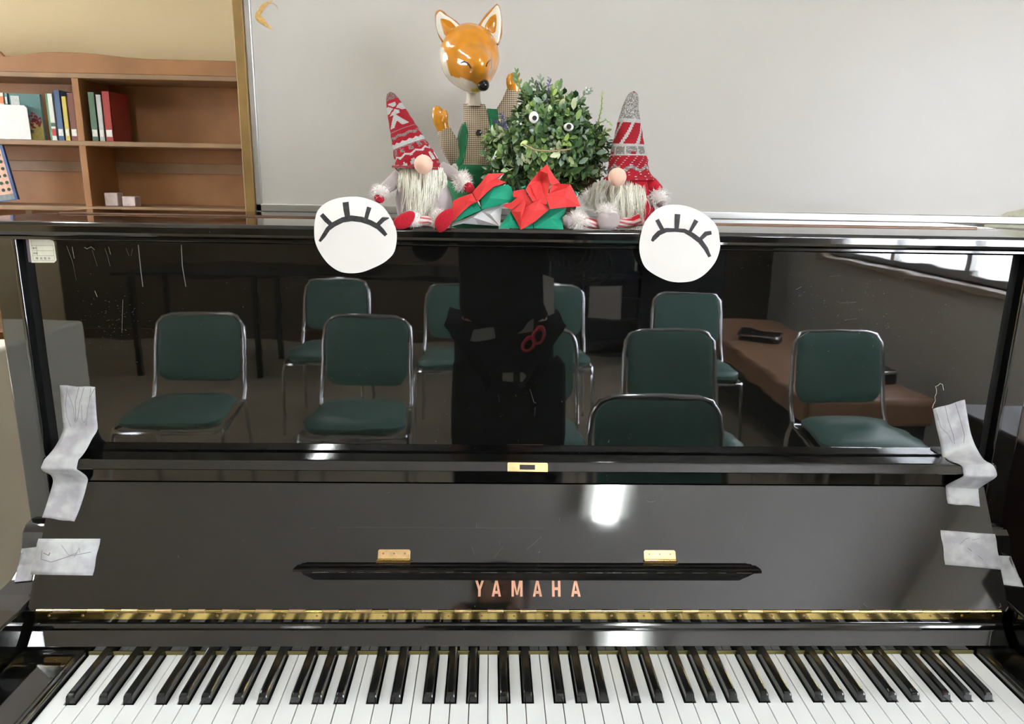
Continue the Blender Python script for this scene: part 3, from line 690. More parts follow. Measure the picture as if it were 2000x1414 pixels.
def hatL(u, v, i, j):
    # u around (0..1, .5 faces front), v from brim to tip
    n = hash2(i, j)
    if v < .06: return GRY if (j % 3 == 0 and n > .3) else RED
    if v < .13: return WHT if (tri(u * 13) > .45 and not (v > .11 and tri(u * 13) < .75)) else RED
    if v < .17: return RED
    z = .185 + .035 * tri(u * 10)
    if abs(v - z) < .013: return WHT
    if v < .235: return RED
    if v < .30: return GRY if (tri(u * 12 + .3) > .45 and n > .25) else RED
    if v < .315: return GRY if n > .4 else RED
    if v < .36 + .02 * tri(u * 14): return WHT
    if v < .42: return RED
    if v < .48: return GRY if (abs(v - .445 - .02 * (tri(u * 8) - .5)) < .016 and n > .15) else RED
    if v < .51: return RED
    if v < .525: return GRY if j % 2 else RED
    # big chevrons and cross
    d = abs(((u - .47) * 2.8)); 
    y = v - .56
    if 0 < y < .16 and abs(y - (.12 - d * .42)) < .05 and d < .5: return WHT
    if .15 < y < .30:
        yy = y - .225
        if abs(abs(yy) - abs(u - .50) * .45) < .012: return RED
        if abs(yy) < .075 - (.0 if d < .25 else .03): return WHT
    if v > .90: return GRY if n > .45 else DRED
    return RED
def hatR(u, v, i, j):
    n = hash2(i, j)
    if v < .06: return WHT if (i % 5 == 0 and j % 4 == 1) else RED
    z = .075 + .06 * tri(u * 7)
    if z < v < z + .045: return GRY if n > .35 else WHT
    if v < .15 and v <= z: return WHT if (i % 6 == 2 and j % 4 == 0) else RED
    if v < .27: return WHT if (i % 5 == (j // 3) % 5 and j % 3 == 0) else RED
    if v < .285: return WHT
    if v < .375:
        k = (u * 9) % 1
        if k < .16: return WHT
        if v < .32 and .45 < k < .85 and int(u * 9) % 2 == 0: return RED
        return GRY if n > .12 else WHT
    if v < .40: return WHT
    if v < .64:
        k = (u * 6 + v * 3.2 * -1) % 1
        return WHT if k < .25 else RED
    if v < .68: return WHT
    if v > .985: return RED
    return GRY if n > .42 else WHT
KNIT = None
def knit_mat():
    m = color_attr_mat('fair_isle_knit', .95, sheen=.03); nt = m.node_tree; b = nt.nodes['Principled BSDF']
    tc = nt.nodes.new('ShaderNodeTexCoord'); w1 = nt.nodes.new('ShaderNodeTexWave'); w1.bands_direction = 'X'; w1.inputs['Scale'].default_value = 3.1416 / 3.14159 * .5 / 1.0
    w1.inputs['Scale'].default_value = .314159; w2 = nt.nodes.new('ShaderNodeTexWave'); w2.bands_direction = 'Y'; w2.inputs['Scale'].default_value = .314159
    for w_ in (w1, w2): nt.links.new(tc.outputs['UV'], w_.inputs['Vector'])
    ad = nt.nodes.new('ShaderNodeMath'); ad.operation = 'MULTIPLY'; nt.links.new(w1.outputs[1], ad.inputs[0]); nt.links.new(w2.outputs[1], ad.inputs[1])
    bp_ = nt.nodes.new('ShaderNodeBump'); bp_.inputs['Strength'].default_value = .9; bp_.inputs['Distance'].default_value = .0006
    nt.links.new(ad.outputs[0], bp_.inputs['Height']); nt.links.new(bp_.outputs[0], b.inputs['Normal'])
    return m
KNIT = knit_mat()
def knit_cone(name, secs, Y, parent, fn, cols=76, depth=.9, rowpx=1.25, yo=None):
    """secs: (cx, cy, halfwidth, [dx,dy of the across direction]) in photo pixels along the axis from brim to tip"""
    px_m = (Y - CAM.y) / FPX / FF.y
    # resample along length
    L = [0]
    for a, b in zip(secs, secs[1:]): L.append(L[-1] + math.hypot(b[0] - a[0], b[1] - a[1]))
    T = L[-1]; rows = int(T / rowpx); vs = []; mb = MB(); fs = []
    def ev(t):
        for k in range(len(L) - 1):
            if t <= L[k + 1] or k == len(L) - 2:
                u = (t - L[k]) / max(1e-6, L[k + 1] - L[k]); a, b = secs[k], secs[k + 1]
                return [a[i] + (b[i] - a[i]) * u for i in range(3)] + [k]
    for r_ in range(rows + 1):
        t = T * r_ / rows; cx, cy, hw, k = ev(t); c0 = ev(max(0, t - 4)); c1_ = ev(min(T, t + 4))
        ax_ = Vector((c1_[0] - c0[0], -(c1_[1] - c0[1]))).normalized(); ac = Vector((ax_.y, -ax_.x))
        P0 = at(cx, cy, Y + (yo(t / T) if yo else 0))
        A = (FR * ac.x + FU * ac.y) * hw * px_m; 
        wr = 1 + .03 * math.sin(t * .35) * (1 - t / T)
        for c in range(cols):
            th = 2 * PI * c / cols + PI     # c=0 at the back... front at cols/2
            vs.append(P0 + A * math.sin(th) * wr + Vector((0, 1, 0)) * hw * px_m * depth * -math.cos(th))
    for r_ in range(rows):
        for c in range(cols):
            c2_ = (c + 1) % cols; fs.append((r_ * cols + c, r_ * cols + c2_, (r_ + 1) * cols + c2_, (r_ + 1) * cols + c))
    o = mkobj(name, vs, fs, KNIT, parent, smooth=True)
    o.data.color_attributes.new('Col', 'FLOAT_COLOR', 'CORNER'); o.data.uv_layers.new(name='UVMap'); ul = o.data.uv_layers['UVMap']; ca = o.data.color_attributes['Col']
    for pi_, p in enumerate(o.data.polygons):
        r_, c = divmod(pi_, cols); col = fn(((c + .5) / cols), (r_ + .5) / rows, c, r_); q_ = .88 + .24 * hash2(c + 7, r_ + 3)
        for k, li in enumerate(p.loop_indices):
            ca.data[li].color = (min(1, col[0] * q_), min(1, col[1] * q_), min(1, col[2] * q_), 1)
            ul.data[li].uv = ((c + (1 if k in (1, 2) else 0)) * 10, (r_ + (1 if k > 1 else 0)) * 10)
    bm = bmesh.new(); bm.from_mesh(o.data); bmesh.ops.holes_fill(bm, edges=[e for e in bm.edges if e.is_boundary]); bmesh.ops.recalc_face_normals(bm, faces=bm.faces); bm.to_mesh(o.data); bm.free()
    return o
def blob(name, secs, Y, m, parent, depth=.85, n=28, zmin=None, smooth=True):
    """secs: (py, left px, right px) horizontal sections"""
    mb = MB(); rings = []
    for py, l, r in secs:
        a, b = at(l, py, Y), at(r, py, Y); c = (a + b) / 2; h = (b - a) / 2
        if zmin is not None: c.z = max(c.z, zmin)
        rings.append([c + h * math.cos(2 * PI * k / n) + Vector((0, h.length * depth * math.sin(2 * PI * k / n), 0)) for k in range(n)])
    mb.rings(rings); return mb.build(name, m, parent, smooth=True)
def limb(name, pts, Y, m, parent, n=14, flat=1.0):
    """pts: (px, py, radius px, y offset)"""
    pm = (Y - CAM.y) / FPX / FF.y
    return MB().tube([at(p[0], p[1], Y + (p[3] if len(p) > 3 else 0)) for p in pts], [p[2] * pm for p in pts], n, flat=flat).build(name, m, parent, smooth=True)
def beard(name, Y, parent, x0, x1, ytop, xc, ybot, count, m, seed, spread=.5, front=.030, len_rng=(.6, 1.05), drift=0):
    rnd = random.Random(seed); mb = MB()
    ncl = max(14, count // 15)
    for k in range(ncl):
        u = (k + rnd.random()) / ncl; f0 = rnd.uniform(0, 1); L = (ybot - ytop) * rnd.uniform(*len_rng) * (1 - .50 * abs(2 * u - 1) ** 2); ph = rnd.uniform(0, 6.28); amp = rnd.uniform(2.0, 7.0); fr = rnd.uniform(.45, 1.1)
        xs0 = x0 + (x1 - x0) * u; xe0 = xc + (xs0 - xc) * (spread + rnd.uniform(-.2, .35)) + drift * L; dr = rnd.uniform(-.003, .003)
        for j in range(15):
            xs = xs0 + rnd.gauss(0, 3.4); xe = xe0 + rnd.gauss(0, 2.2); Lj = L * rnd.uniform(.75, 1.12); uu = min(1, max(0, (xs - x0) / (x1 - x0))); am = amp * rnd.uniform(.7, 1.3); p_ = ph + rnd.gauss(0, .25)
            f = -front * (1 - (2 * uu - 1) ** 2 * .75) - .007 * f0 - rnd.uniform(0, .003); pts = []; y0_ = ytop + rnd.uniform(-2, 6) + 6 * abs(2 * uu - 1)
            for s_ in range(13):
                t = s_ / 12; bul = math.sin(min(1, t * 1.6) * PI / 2)
                pts.append(at(xs + (xe - xs) * t + am * math.sqrt(t) * (math.sin(p_ + fr * 2 * PI * t) - math.sin(p_) * (1 - t)), y0_ + Lj * t, Y + f * (.55 + .45 * bul) - .004 * t + dr * t))
            r = rnd.uniform(.0003, .0007)
            mb.tube(pts, [r * (1 - (i / 12) ** 2 * .85) for i in range(13)], 4, cap=False, flat=.7)
    return mb.build(name, m, parent, smooth=True)
def knit_band(name, pts, Y, parent):
    pm = (Y - CAM.y) / FPX / FF.y; mb = MB(); mb.tube([at(p[0], p[1], Y) for p in pts], [p[2] * pm for p in pts], 16)
    o = mb.build(name, KNIT, parent, smooth=True)
    paint(o, lambda c: RED if (int(c.x * 420) + int(c.z * 420)) % 2 else WHT)
    o.data.uv_layers.new(name='UVMap'); return o

# ---- left gnome
YG = .315
g1 = thing('gnome_doll', 'sitting plush gnome in a red and white snowflake hat with red boots and mittens', 'doll', at(825, 436, YG), 'plush gnomes sitting on the piano')
g1.location.z = LIDZ
blob('body', [(437, 795, 866), (432, 783, 874), (420, 777, 881), (405, 774, 884), (388, 772, 883), (368, 776, 877), (350, 782, 868), (332, 786, 858), (318, 792, 850)], YG, GREYF, g1, .8)
knit_cone('knitted_hat', [(814, 330, 46), (814.5, 321, 41), (808, 306, 36), (800, 286, 32), (792, 264, 27), (784, 243, 22.5), (776, 222, 18), (770, 206, 14.5), (765, 192, 10.5), (763, 183, 6.5), (763, 179.5, 1)], YG, g1, hatL, cols=72)
MB().sph(at(827, 321, YG - .042), .0125, 24, 16).build('nose', PEACH, g1, smooth=True)
beard('beard', YG, g1, 776, 872, 324, 818, 436, 560, BEARD, 5, spread=.62, len_rng=(.5, 1.15))
limb('arm', [(792, 335, 14, .0), (775, 350, 14, -.004), (758, 364, 12, -.01), (748, 372, 10, -.014)], YG, GREYF, g1)
limb('arm', [(862, 330, 14, .0), (876, 336, 13, -.004), (890, 346, 12, -.01), (898, 352, 10, -.014)], YG, GREYF, g1)
fur_ball('fur_cuff', at(744, 374, YG - .016), (.0135, .012, .0105), FURW, g1, .006, 420, seed=2)
fur_ball('fur_cuff', at(903, 354, YG - .016), (.0125, .011, .0135), FURW, g1, .006, 420, seed=3)
limb('mitten', [(745, 380, 5, -.018), (742, 386, 9.5, -.02), (739, 391, 9, -.02), (737, 395, 4, -.02)], YG, REDF, g1)
limb('mitten', [(905, 360, 6, -.018), (914, 366, 10, -.02), (921, 370, 8, -.02), (926, 373, 3, -.02)], YG, REDF, g1)
knit_band('leg', [(848, 432, 7), (836, 430, 9), (820, 431, 9), (806, 434, 8)], YG - .045, g1)
fur_ball('boot_fur', at(806, 429, YG - .045), (.0165, .010, .0125), FURW, g1, .005, 420, seed=4)
fur_ball('boot_fur', at(856, 428, YG - .045), (.0125, .010, .0165), FURW, g1, .005, 420, seed=5)
def sole(name, outline, Y, m, parent, th=.012, lift=.004):
    cx = sum(p[0] for p in outline) / len(outline); cy = sum(p[1] for p in outline) / len(outline); n = len(outline); dense = []
    for i in range(n):
        p0, p1, p2, p3 = [Vector((*outline[(i + j) % n], 0)) for j in (-1, 0, 1, 2)]
        for s in range(5):
            u = s / 5; dense.append(.5 * ((2 * p1) + (-p0 + p2) * u + (2 * p0 - 5 * p1 + 4 * p2 - p3) * u * u + (-p0 + 3 * p1 - 3 * p2 + p3) * u ** 3))
    rings = []
    for sc_, off in ((.05, -lift), (.5, -lift * .9), (.85, -lift * .5), (.97, 0), (1, .003), (.97, .007), (.8, th)):
        rings.append([at(cx + (p.x - cx) * sc_, cy + (p.y - cy) * sc_, Y + off) for p in dense])
    mb = MB(); mb.rings(rings); return mb.build(name, m, parent, smooth=True)
sole('boot', [(767, 436), (771, 428), (780, 420), (792, 414), (803, 412), (810, 416), (810, 425), (805, 436), (797, 444), (785, 448), (773, 447)], YG - .0567, REDF, g1)
sole('boot', [(882, 407), (887, 413), (886, 424), (880, 438), (870, 449), (860, 454), (853, 450), (849, 440), (850, 429), (858, 418), (870, 410)], YG - .0570, REDF, g1)

# ---- right gnome
YR = .330
g2 = thing('gnome_doll', 'sitting plush gnome in a hat with grey knitted tip and grey boot soles', 'doll', at(1220, 440, YR), 'plush gnomes sitting on the piano')
g2.location.z = LIDZ
blob('body', [(440, 1196, 1262), (436, 1186, 1272), (424, 1181, 1278), (408, 1180, 1278), (390, 1180, 1274), (372, 1184, 1270), (356, 1188, 1266), (342, 1194, 1262)], YR, REDF, g2, .8)
knit_cone('knitted_hat', [(1228, 352, 48), (1228, 343, 41), (1227, 333, 37.5), (1227, 313, 35.5), (1227, 283, 29), (1228, 262, 25), (1229, 241, 21.5), (1231, 212, 15), (1236, 190, 10.5), (1238, 182, 7), (1238.5, 178.5, 1)], YR, g2, hatR, cols=68)
MB().sph(at(1205.5, 346, YR - .047), .0125, 24, 16).build('nose', PEACH, g2, smooth=True)
beard('beard', YR, g2, 1176, 1268, 350, 1222, 450, 560, BEARD, 11, spread=.85, len_rng=(.5, 1.12))
beard('side_whiskers', YR, g2, 1160, 1200, 352, 1154, 420, 260, BEARD2, 12, spread=1.0, drift=-.25, front=.026)
limb('arm', [(1262, 352, 12, .0), (1272, 360, 13, -.004), (1282, 372, 13, -.01), (1286, 378, 10, -.014)], YR, REDF, g2)
limb('arm', [(1190, 354, 9, .010), (1172, 368, 8, .008), (1160, 378, 8, .002)], YR, GREYF, g2)
fur_ball('fur_cuff', at(1286, 385, YR - .016), (.0155, .012, .0125), FURW, g2, .006, 460, seed=6)
fur_ball('fur_cuff', at(1151, 386, YR - .004), (.0115, .011, .0125), FURW, g2, .006, 360, seed=7)
limb('mitten', [(1288, 392, 7, -.018), (1293, 399, 9, -.02), (1295, 406, 5, -.02)], YR, GREYF, g2)
knit_band('leg', [(1128, 432, 9), (1145, 434, 9), (1160, 438, 9), (1176, 441, 9)], YR - .050, g2)
knit_band('leg', [(1205, 436, 10), (1222, 436, 10), (1236, 434, 10), (1250, 428, 11)], YR - .042, g2)
fur_ball('boot_fur', at(1128, 430, YR - .050), (.0145, .010, .0135), FURW, g2, .006, 460, seed=8)
fur_ball('boot_fur', at(1186, 414, YR - .042), (.0165, .010, .0125), FURW, g2, .006, 420, seed=9)
sole('boot', [(1168, 418), (1177, 414), (1188, 418), (1198, 415), (1208, 419), (1211, 430), (1206, 442), (1194, 450), (1180, 453), (1171, 446), (1167, 434)], YR - .0597, GREYF, g2)
limb('boot', [(1117, 431, 9, -.05), (1108, 432, 12, -.05), (1101, 434, 9, -.05), (1098, 435, 3, -.05)], YR, GREYF, g2)

# ---- fox hand puppet
YX = .505
ORG = lin(214, 138, 22); DORG = lin(160, 90, 20); CREAM = lin(232, 222, 200)
fox = thing('fox_puppet', 'glossy orange papier-mache fox hand puppet in checked shirt and green dungarees', 'puppet', at(925, 430, YX))
fox.location.z = LIDZ
pm = (YX - CAM.y) / FPX / FF.y
hc = at(917, 112, YX); SN = (FR * 27 - FF * 88 - FU * 50).normalized()
def headfn(v):
    d = (v - hc); n_ = d.normalized(); lx, lz, ly = n_.dot(FR), n_.dot(FU), -n_.dot(FF)
    rr = 1 / math.sqrt((lx / 53) ** 2 + (lz / 57) ** 2 + (ly / 50) ** 2)
    if lz < 0: rr *= 1 + .04 * lz
    a = math.acos(max(-1, min(1, n_.dot(SN)))); rr += 34 * math.exp(-(a / .40) ** 2)
    chin = (FR * 14 - FF * 20 - FU * 66).normalized(); a2 = math.acos(max(-1, min(1, n_.dot(chin)))); rr += 15 * math.exp(-(a2 / .45) ** 2)
    rr += .5 * noise.noise(n_ * 4)
    return hc + n_ * rr * pm
mb = MB(); mb.sph(hc, 1, 96, 72, fn=headfn)
HEAD = mat('glazed_papier_mache', (.5, .5, .5), .15, bump=.55, bscale=70, coat=.6)
nt_ = HEAD.node_tree; a_ = nt_.nodes.new('ShaderNodeVertexColor'); a_.layer_name = 'Col'; nt_.links.new(a_.outputs[0], nt_.nodes['Principled BSDF'].inputs['Base Color'])
head = mb.build('head', HEAD, fox, smooth=True)
edge = [(866.7, 96), (872, 124), (880.7, 149), (890, 150.5), (907, 153), (921, 158.6), (933.5, 166.5), (946, 176), (957, 158), (969, 150), (990, 148)]
def hcol(co):
    px, py = to_px(co)
    front = (co - hc).dot(-FF) > -.006
    ye = None
    if px < edge[0][0]: white = py > 92
    else:
        for a, b in zip(edge, edge[1:]):
            if a[0] <= px <= b[0]: ye = a[1] + (b[1] - a[1]) * (px - a[0]) / (b[0] - a[0]); break
        white = ye is not None and py > ye
    if not front: white = py > 120
    n_ = noise.noise(co * 90) * .12
    if white:
        if 921 < px < 950 and 172 < py < 184: return lin(232, 208, 96)
        s_ = 1 - .12 * abs(noise.noise(co * 160)); return tuple(c * s_ for c in CREAM)
    return tuple(max(0, c * (1 + n_ * 1.6)) for c in ORG)
paint(head, hcol)
hbm = bmesh.new(); hbm.from_mesh(head.data); HB = BVHTree.FromBMesh(hbm); hbm.free()
def onto(B, px, py, off=.0004):
    d = ray(px, py).normalized(); h = B.ray_cast(CAM, d)
    return (h[0] - d * off) if h[0] else None
blk_ = mat('black_paint', (.012, .008, .006), .6)
for pts, rr_ in (([(899, 124), (902.5, 121.2), (907, 120.3), (912, 122.5), (916, 127), (919.5, 133)], [.0002, .0006, .0008, .0009, .001, .0008]), ([(949.5, 130), (951, 124.5), (953.5, 121), (957, 118), (961, 115.5)], [.0009, .0007, .0006, .0004, .0002])):
    p3 = [onto(HB, *p, .0006) for p in pts]; p3 = [p for p in p3 if p]; rr_ = [r_ * 1.35 for r_ in rr_]
    MB().tube(p3, rr_[:len(p3)], 6).build('closed_eye', blk_, head, smooth=True)
nz = onto(HB, 944, 166, .004) or at(945, 168, YX - .07)
MB().sph(nz, .0092, 24, 16).build('nose', mat('glossy_black', (.012, .012, .014), .06, bump=.05, bscale=100), head, smooth=True)
# ears
def flat_shape(name, poly, Y, m, parent, th, bulge=0.0, cyc=True, sub=3):
    n = len(poly); dense = []
    for i in range(n):
        p0, p1, p2, p3 = [Vector((*poly[(i + j) % n], 0)) for j in (-1, 0, 1, 2)]
        for s in range(sub):
            u = s / sub; q_ = .5 * ((2 * p1) + (-p0 + p2) * u + (2 * p0 - 5 * p1 + 4 * p2 - p3) * u * u + (-p0 + 3 * p1 - 3 * p2 + p3) * u ** 3); dense.append(q_.lerp(p1.lerp(p2, u), .35))
    cx = sum(p.x for p in dense) / len(dense); cy = sum(p.y for p in dense) / len(dense); rings = []
    for sc_, off in ((.02, -bulge * -1), (.5, bulge * .8), (.93, 0), (1, th * .35), (1, th * .7), (.9, th), (.02, th)):
        rings.append([at(cx + (p.x - cx) * sc_, cy + (p.y - cy) * sc_, Y + off) for p in dense])
    mb = MB(); mb.rings(rings); return mb.build(name, m, parent, smooth=True)
EARO = mat('glazed_orange_paint', lin(190, 118, 36), .2, bump=.25, bscale=150, var=.15, vscale=60, coat=.5)
EARW = mat('glazed_cream_paint', lin(236, 228, 208), .25, bump=.3, bscale=150, coat=.3)
EARI = mat('glazed_bright_orange', lin(208, 134, 34), .15, bump=.4, bscale=120, var=.12, vscale=60, coat=.6)
e1 = flat_shape('ear', [(849.5, 31), (852, 22), (859, 18.5), (867, 22), (874, 29), (893, 42), (904, 57), (900, 72), (886, 90), (873, 97), (866, 88), (857, 72), (851, 52)], YX - .012, EARO, fox, .012)
flat_shape('ear_lining', [(852, 31), (859, 22), (869, 29), (882, 37), (895, 48), (902.5, 58), (893, 72), (884, 83), (877.5, 91), (865, 79), (856, 65), (852, 50)], YX - .0134, EARW, e1, .002)
flat_shape('inner_ear', [(860.5, 36), (877.5, 40), (886, 47), (891.5, 56), (888, 67), (877.5, 73), (868, 67), (863.5, 51)], YX - .0150, EARI, e1, .0022, bulge=.001)
e2 = flat_shape('ear', [(969, 8), (973, 9), (976.5, 14), (980.5, 40), (981, 66), (977, 80), (973, 89), (958, 80), (942, 68), (932, 54), (941, 38), (949, 27), (957, 19)], YX - .002, EARO, fox, .012)
flat_shape('ear_lining', [(970, 10), (975.5, 17), (979, 39), (977.5, 65), (972, 85), (957, 71), (937, 57.5), (945, 40), (960, 22)], YX - .0034, EARW, e2, .002)
flat_shape('inner_ear', [(968.5, 27), (970, 45), (968, 62), (961.5, 65), (950.6, 57.5), (947.5, 50), (957, 34)], YX - .0050, EARI, e2, .0022, bulge=.001)
NECKM = mat('cream_neck_paint', lin(214, 200, 182), .4, bump=.2, bscale=150, var=.06, vscale=90)
limb('neck', [(925, 172, 13), (925, 184, 12.5), (925, 196, 13), (925, 208, 16)], YX, NECKM, fox)
# checked shirt
def gingham():
    m = mat('brown_checked_cloth', (.5, .5, .5), .9, bump=.15, bscale=500); nt = m.node_tree; b = nt.nodes['Principled BSDF']
    tc = nt.nodes.new('ShaderNodeTexCoord'); sx = nt.nodes.new('ShaderNodeSeparateXYZ'); nt.links.new(tc.outputs['Object'], sx.inputs[0])
    outs = []
    for k in (0, 2):
        mu = nt.nodes.new('ShaderNodeMath'); mu.operation = 'MULTIPLY'; mu.inputs[1].default_value = 1 / .0030; nt.links.new(sx.outputs[k], mu.inputs[0])
        fr_ = nt.nodes.new('ShaderNodeMath'); fr_.operation = 'FRACT'; nt.links.new(mu.outputs[0], fr_.inputs[0])
        gt_ = nt.nodes.new('ShaderNodeMath'); gt_.operation = 'GREATER_THAN'; gt_.inputs[1].default_value = .5; nt.links.new(fr_.outputs[0], gt_.inputs[0]); outs.append(gt_)
    ad = nt.nodes.new('ShaderNodeMath'); ad.operation = 'ADD'; nt.links.new(outs[0].outputs[0], ad.inputs[0]); nt.links.new(outs[1].outputs[0], ad.inputs[1])
    di = nt.nodes.new('ShaderNodeMath'); di.operation = 'MULTIPLY'; di.inputs[1].default_value = .5; nt.links.new(ad.outputs[0], di.inputs[0])
    r = nt.nodes.new('ShaderNodeValToRGB'); r.color_ramp.interpolation = 'CONSTANT'
    r.color_ramp.elements[0].color = (*lin(222, 212, 190), 1); r.color_ramp.elements[1].position = .75; r.color_ramp.elements[1].color = (*lin(96, 66, 48), 1)
    e = r.color_ramp.elements.new(.25); e.color = (*lin(172, 150, 122), 1)
    nt.links.new(di.outputs[0], r.inputs[0]); nt.links.new(r.outputs[0], b.inputs['Base Color']); return m
CHECK = gingham(); GREEN = mat('green_felt_cloth', lin(22, 116, 72), .85, sheen=.3, bump=.25, bscale=700, var=.1, vscale=60)
tor = blob('checked_shirt', [(425, 896, 962), (400, 888, 968), (370, 882, 968), (345, 880, 966), (325, 880, 966), (305, 885, 970), (285, 890, 976), (265, 894, 982), (248, 899, 980), (236, 904, 968), (224, 906, 956), (214, 906, 950), (204, 905, 947)], YX, CHECK, fox, .55, n=40)
# gentle folds in the cloth
for v in tor.data.vertices:
    v.co.y += .0025 * math.sin(v.co.x * 220 + v.co.z * 160) * (1 if v.co.y < YX else .3)
limb('sleeve', [(902, 325, 9, .004), (892, 312, 15, -.002), (884, 296, 17, -.006), (877, 280, 17, -.008), (871, 264, 14, -.010), (867, 254, 12.5, -.010)], YX, CHECK, fox)
limb('sleeve', [(960, 262, 20, .002), (972, 244, 19, .002), (984, 224, 17, .004), (994, 204, 15, .006), (1001, 186, 14, .008), (1003, 178, 13.5, .008)], YX, CHECK, fox)
HND = mat('glazed_orange_hand', lin(214, 142, 34), .2, bump=.3, bscale=120, var=.16, vscale=70, coat=.5)
hd = limb('hand', [(870, 262, 9, -.010), (865, 250, 11.5, -.010), (860, 236, 13, -.011), (856, 222, 11.5, -.012), (852, 211, 7, -.012), (850.5, 207.5, 2, -.012)], YX, HND, fox, 18, flat=.55)
limb('thumb', [(868, 238, 6, -.014), (870, 226, 5.5, -.016), (868.5, 217, 4, -.016), (867.5, 214, 1.5, -.016)], YX, HND, hd)
hd = limb('hand', [(1003, 184, 9, .008), (1003, 174, 11.5, .008), (1002, 162, 12.5, .008), (1004, 152, 11, .008), (1007, 145, 7, .008), (1008, 142, 2, .008)], YX, HND, fox, 18, flat=.55)
limb('thumb', [(995, 165, 5.5, .004), (994, 154, 5, .003), (995, 147.5, 3.5, .003), (996, 145, 1.5, .003)], YX, HND, hd)
# green dungarees: trousers below, bib band and straps laid on the shirt
def over(B, px, py, off): return onto(B, px, py, off)
tbm = bmesh.new(); tbm.from_mesh(tor.data); TB = BVHTree.FromBMesh(tbm); tbm.free()
blob('dungarees', [(436, 890, 968), (420, 880, 974), (395, 874, 975), (370, 873, 974), (350, 874, 972), (335, 876, 971), (326, 877, 970), (322, 880, 966)], YX, GREEN, fox, .62, n=40)
def strap(name, left, right, parent, off=.002):
    mb = MB(); rowsL = []
    for i in range(len(left)):
        row = []
        for k in range(5):
            px = left[i][0] + (right[i][0] - left[i][0]) * k / 4; py = left[i][1] + (right[i][1] - left[i][1]) * k / 4
            p = over(TB, px, py, off) or at(px, py, YX - .012)
            row.append(p)
        rowsL.append(row)
    vs = [p for r_ in rowsL for p in r_]; fs = [(i * 5 + k, i * 5 + k + 1, i * 5 + k + 6, i * 5 + k + 5) for i in range(len(rowsL) - 1) for k in range(4)]
    mb.add(vs, fs); o = mb.build(name, GREEN, parent, smooth=True); md = o.modifiers.new('t', 'SOLIDIFY'); md.thickness = .0018; md.offset = 0; return o
s1 = strap('strap', [(909, 238), (902, 245), (897, 256), (894, 270), (892, 288), (889, 304), (884, 320), (880, 330)], [(911, 250), (914, 258), (914, 266), (912, 280), (910, 296), (907, 310), (902, 324), (900, 334)], fox)
s2 = strap('strap', [(951, 212), (954, 228), (957, 245), (959, 262), (959, 280), (957, 300)], [(971, 213), (974, 230), (976, 248), (977, 264), (977, 282), (975, 300)], fox)
stm = mat('pale_stitching', lin(150, 190, 160), .8)
for ln in ([(907, 243), (900, 252), (896.5, 268), (895, 288), (892, 304), (887, 320)], [(912, 262), (910, 280), (908, 294), (905, 309)], [(955.5, 216), (959, 232), (961, 250), (962.5, 275)]):
    pts = [over(TB, *p, .0032) for p in ln]; pts = [p for p in pts if p]
    MB().tube(pts, .00022, 4).build('stitching', stm, s1 if ln[0][0] < 930 else s2)
def button(px, py, r, m, parent, off):
    p = over(TB, px, py, off) or at(px, py, YX - .02)
    o = MB().tube([p + FF * .001, p - FF * .0006, p - FF * .0012], [r, r, r * .7], 20).build('button', m, parent, smooth=True)
    return o, p
b_, p_ = button(889, 327, .0062, mat('cream_button', lin(212, 210, 196), .3), fox, .004)
for dx in (-.0012, .0012): MB().tube([p_ - FF * .0012 + FR * dx, p_ - FF * .0016 + FR * dx], .0005, 6).build('button_hole', blk_, b_)
button(935.5, 259, .0046, mat('black_button', (.02, .02, .022), .2), fox, .002)

# ---- artificial plant
YPn = .395; pp_ = (YPn - CAM.y) / FPX / FF.y
plant = thing('artificial_plant', 'bushy artificial green plant with googly eyes and a twine smile in a bark pot', 'plant', at(1055, 430, YPn)); plant.location.z = LIDZ
bark = mat('grey_brown_bark', lin(104, 86, 66), .95, bump=1.0, bscale=220, var=.35, vscale=90)
pc = at(1058, 434, YPn); mb = MB(); rg = []
for z_, r_ in ((0, .046), (.006, .048), (.02, .050), (.036, .051), (.040, .049), (.040, .044), (.034, .042)):
    rg.append([Vector((pc.x + (r_ + .0015 * math.sin(k * 3.7)) * math.cos(2 * PI * k / 32), YPn + .005 + (r_ + .0015 * math.sin(k * 5.1)) * math.sin(2 * PI * k / 32), LIDZ + z_ + .0002)) for k in range(32)])
mb.rings(rg); mb.build('bark_pot', bark, plant)
PC = at(1068, 292, YPn)
greens = [mat('leaf_green_%s' % n_, lin(*c), .38, coat=.15, var=.12, vscale=60) for n_, c in (('deep', (74, 106, 64)), ('mid', (104, 138, 84)), ('fresh', (138, 168, 98)), ('pale', (196, 206, 160)), ('dusty', (136, 158, 136)), ('lime', (172, 198, 104)))]
rnd = random.Random(21)
def leaf(mb, base, d, up_, L, W, mi, fold=.25, curl=.25):
    d = d.normalized(); s_ = d.cross(up_)
    if s_.length < 1e-4: s_ = d.cross(Vector((1, 0, 0)))
    s_.normalize(); n_ = s_.cross(d); vs = [base]; prof = ((.25, .75), (.55, 1.0), (.82, .62))
    for t, w_ in prof:
        c = base + d * L * t + n_ * curl * L * (t * t) * -.5
        vs += [c + s_ * W * .5 * w_ + n_ * W * fold * w_ * .5, c, c - s_ * W * .5 * w_ + n_ * W * fold * w_ * .5]
    vs.append(base + d * L + n_ * curl * L * -.5)
    fs = [(0, 1, 2), (0, 2, 3), (1, 4, 5, 2), (2, 5, 6, 3), (4, 7, 8, 5), (5, 8, 9, 6), (7, 10, 8), (8, 10, 9)]
    mb.add(vs, fs, mi)
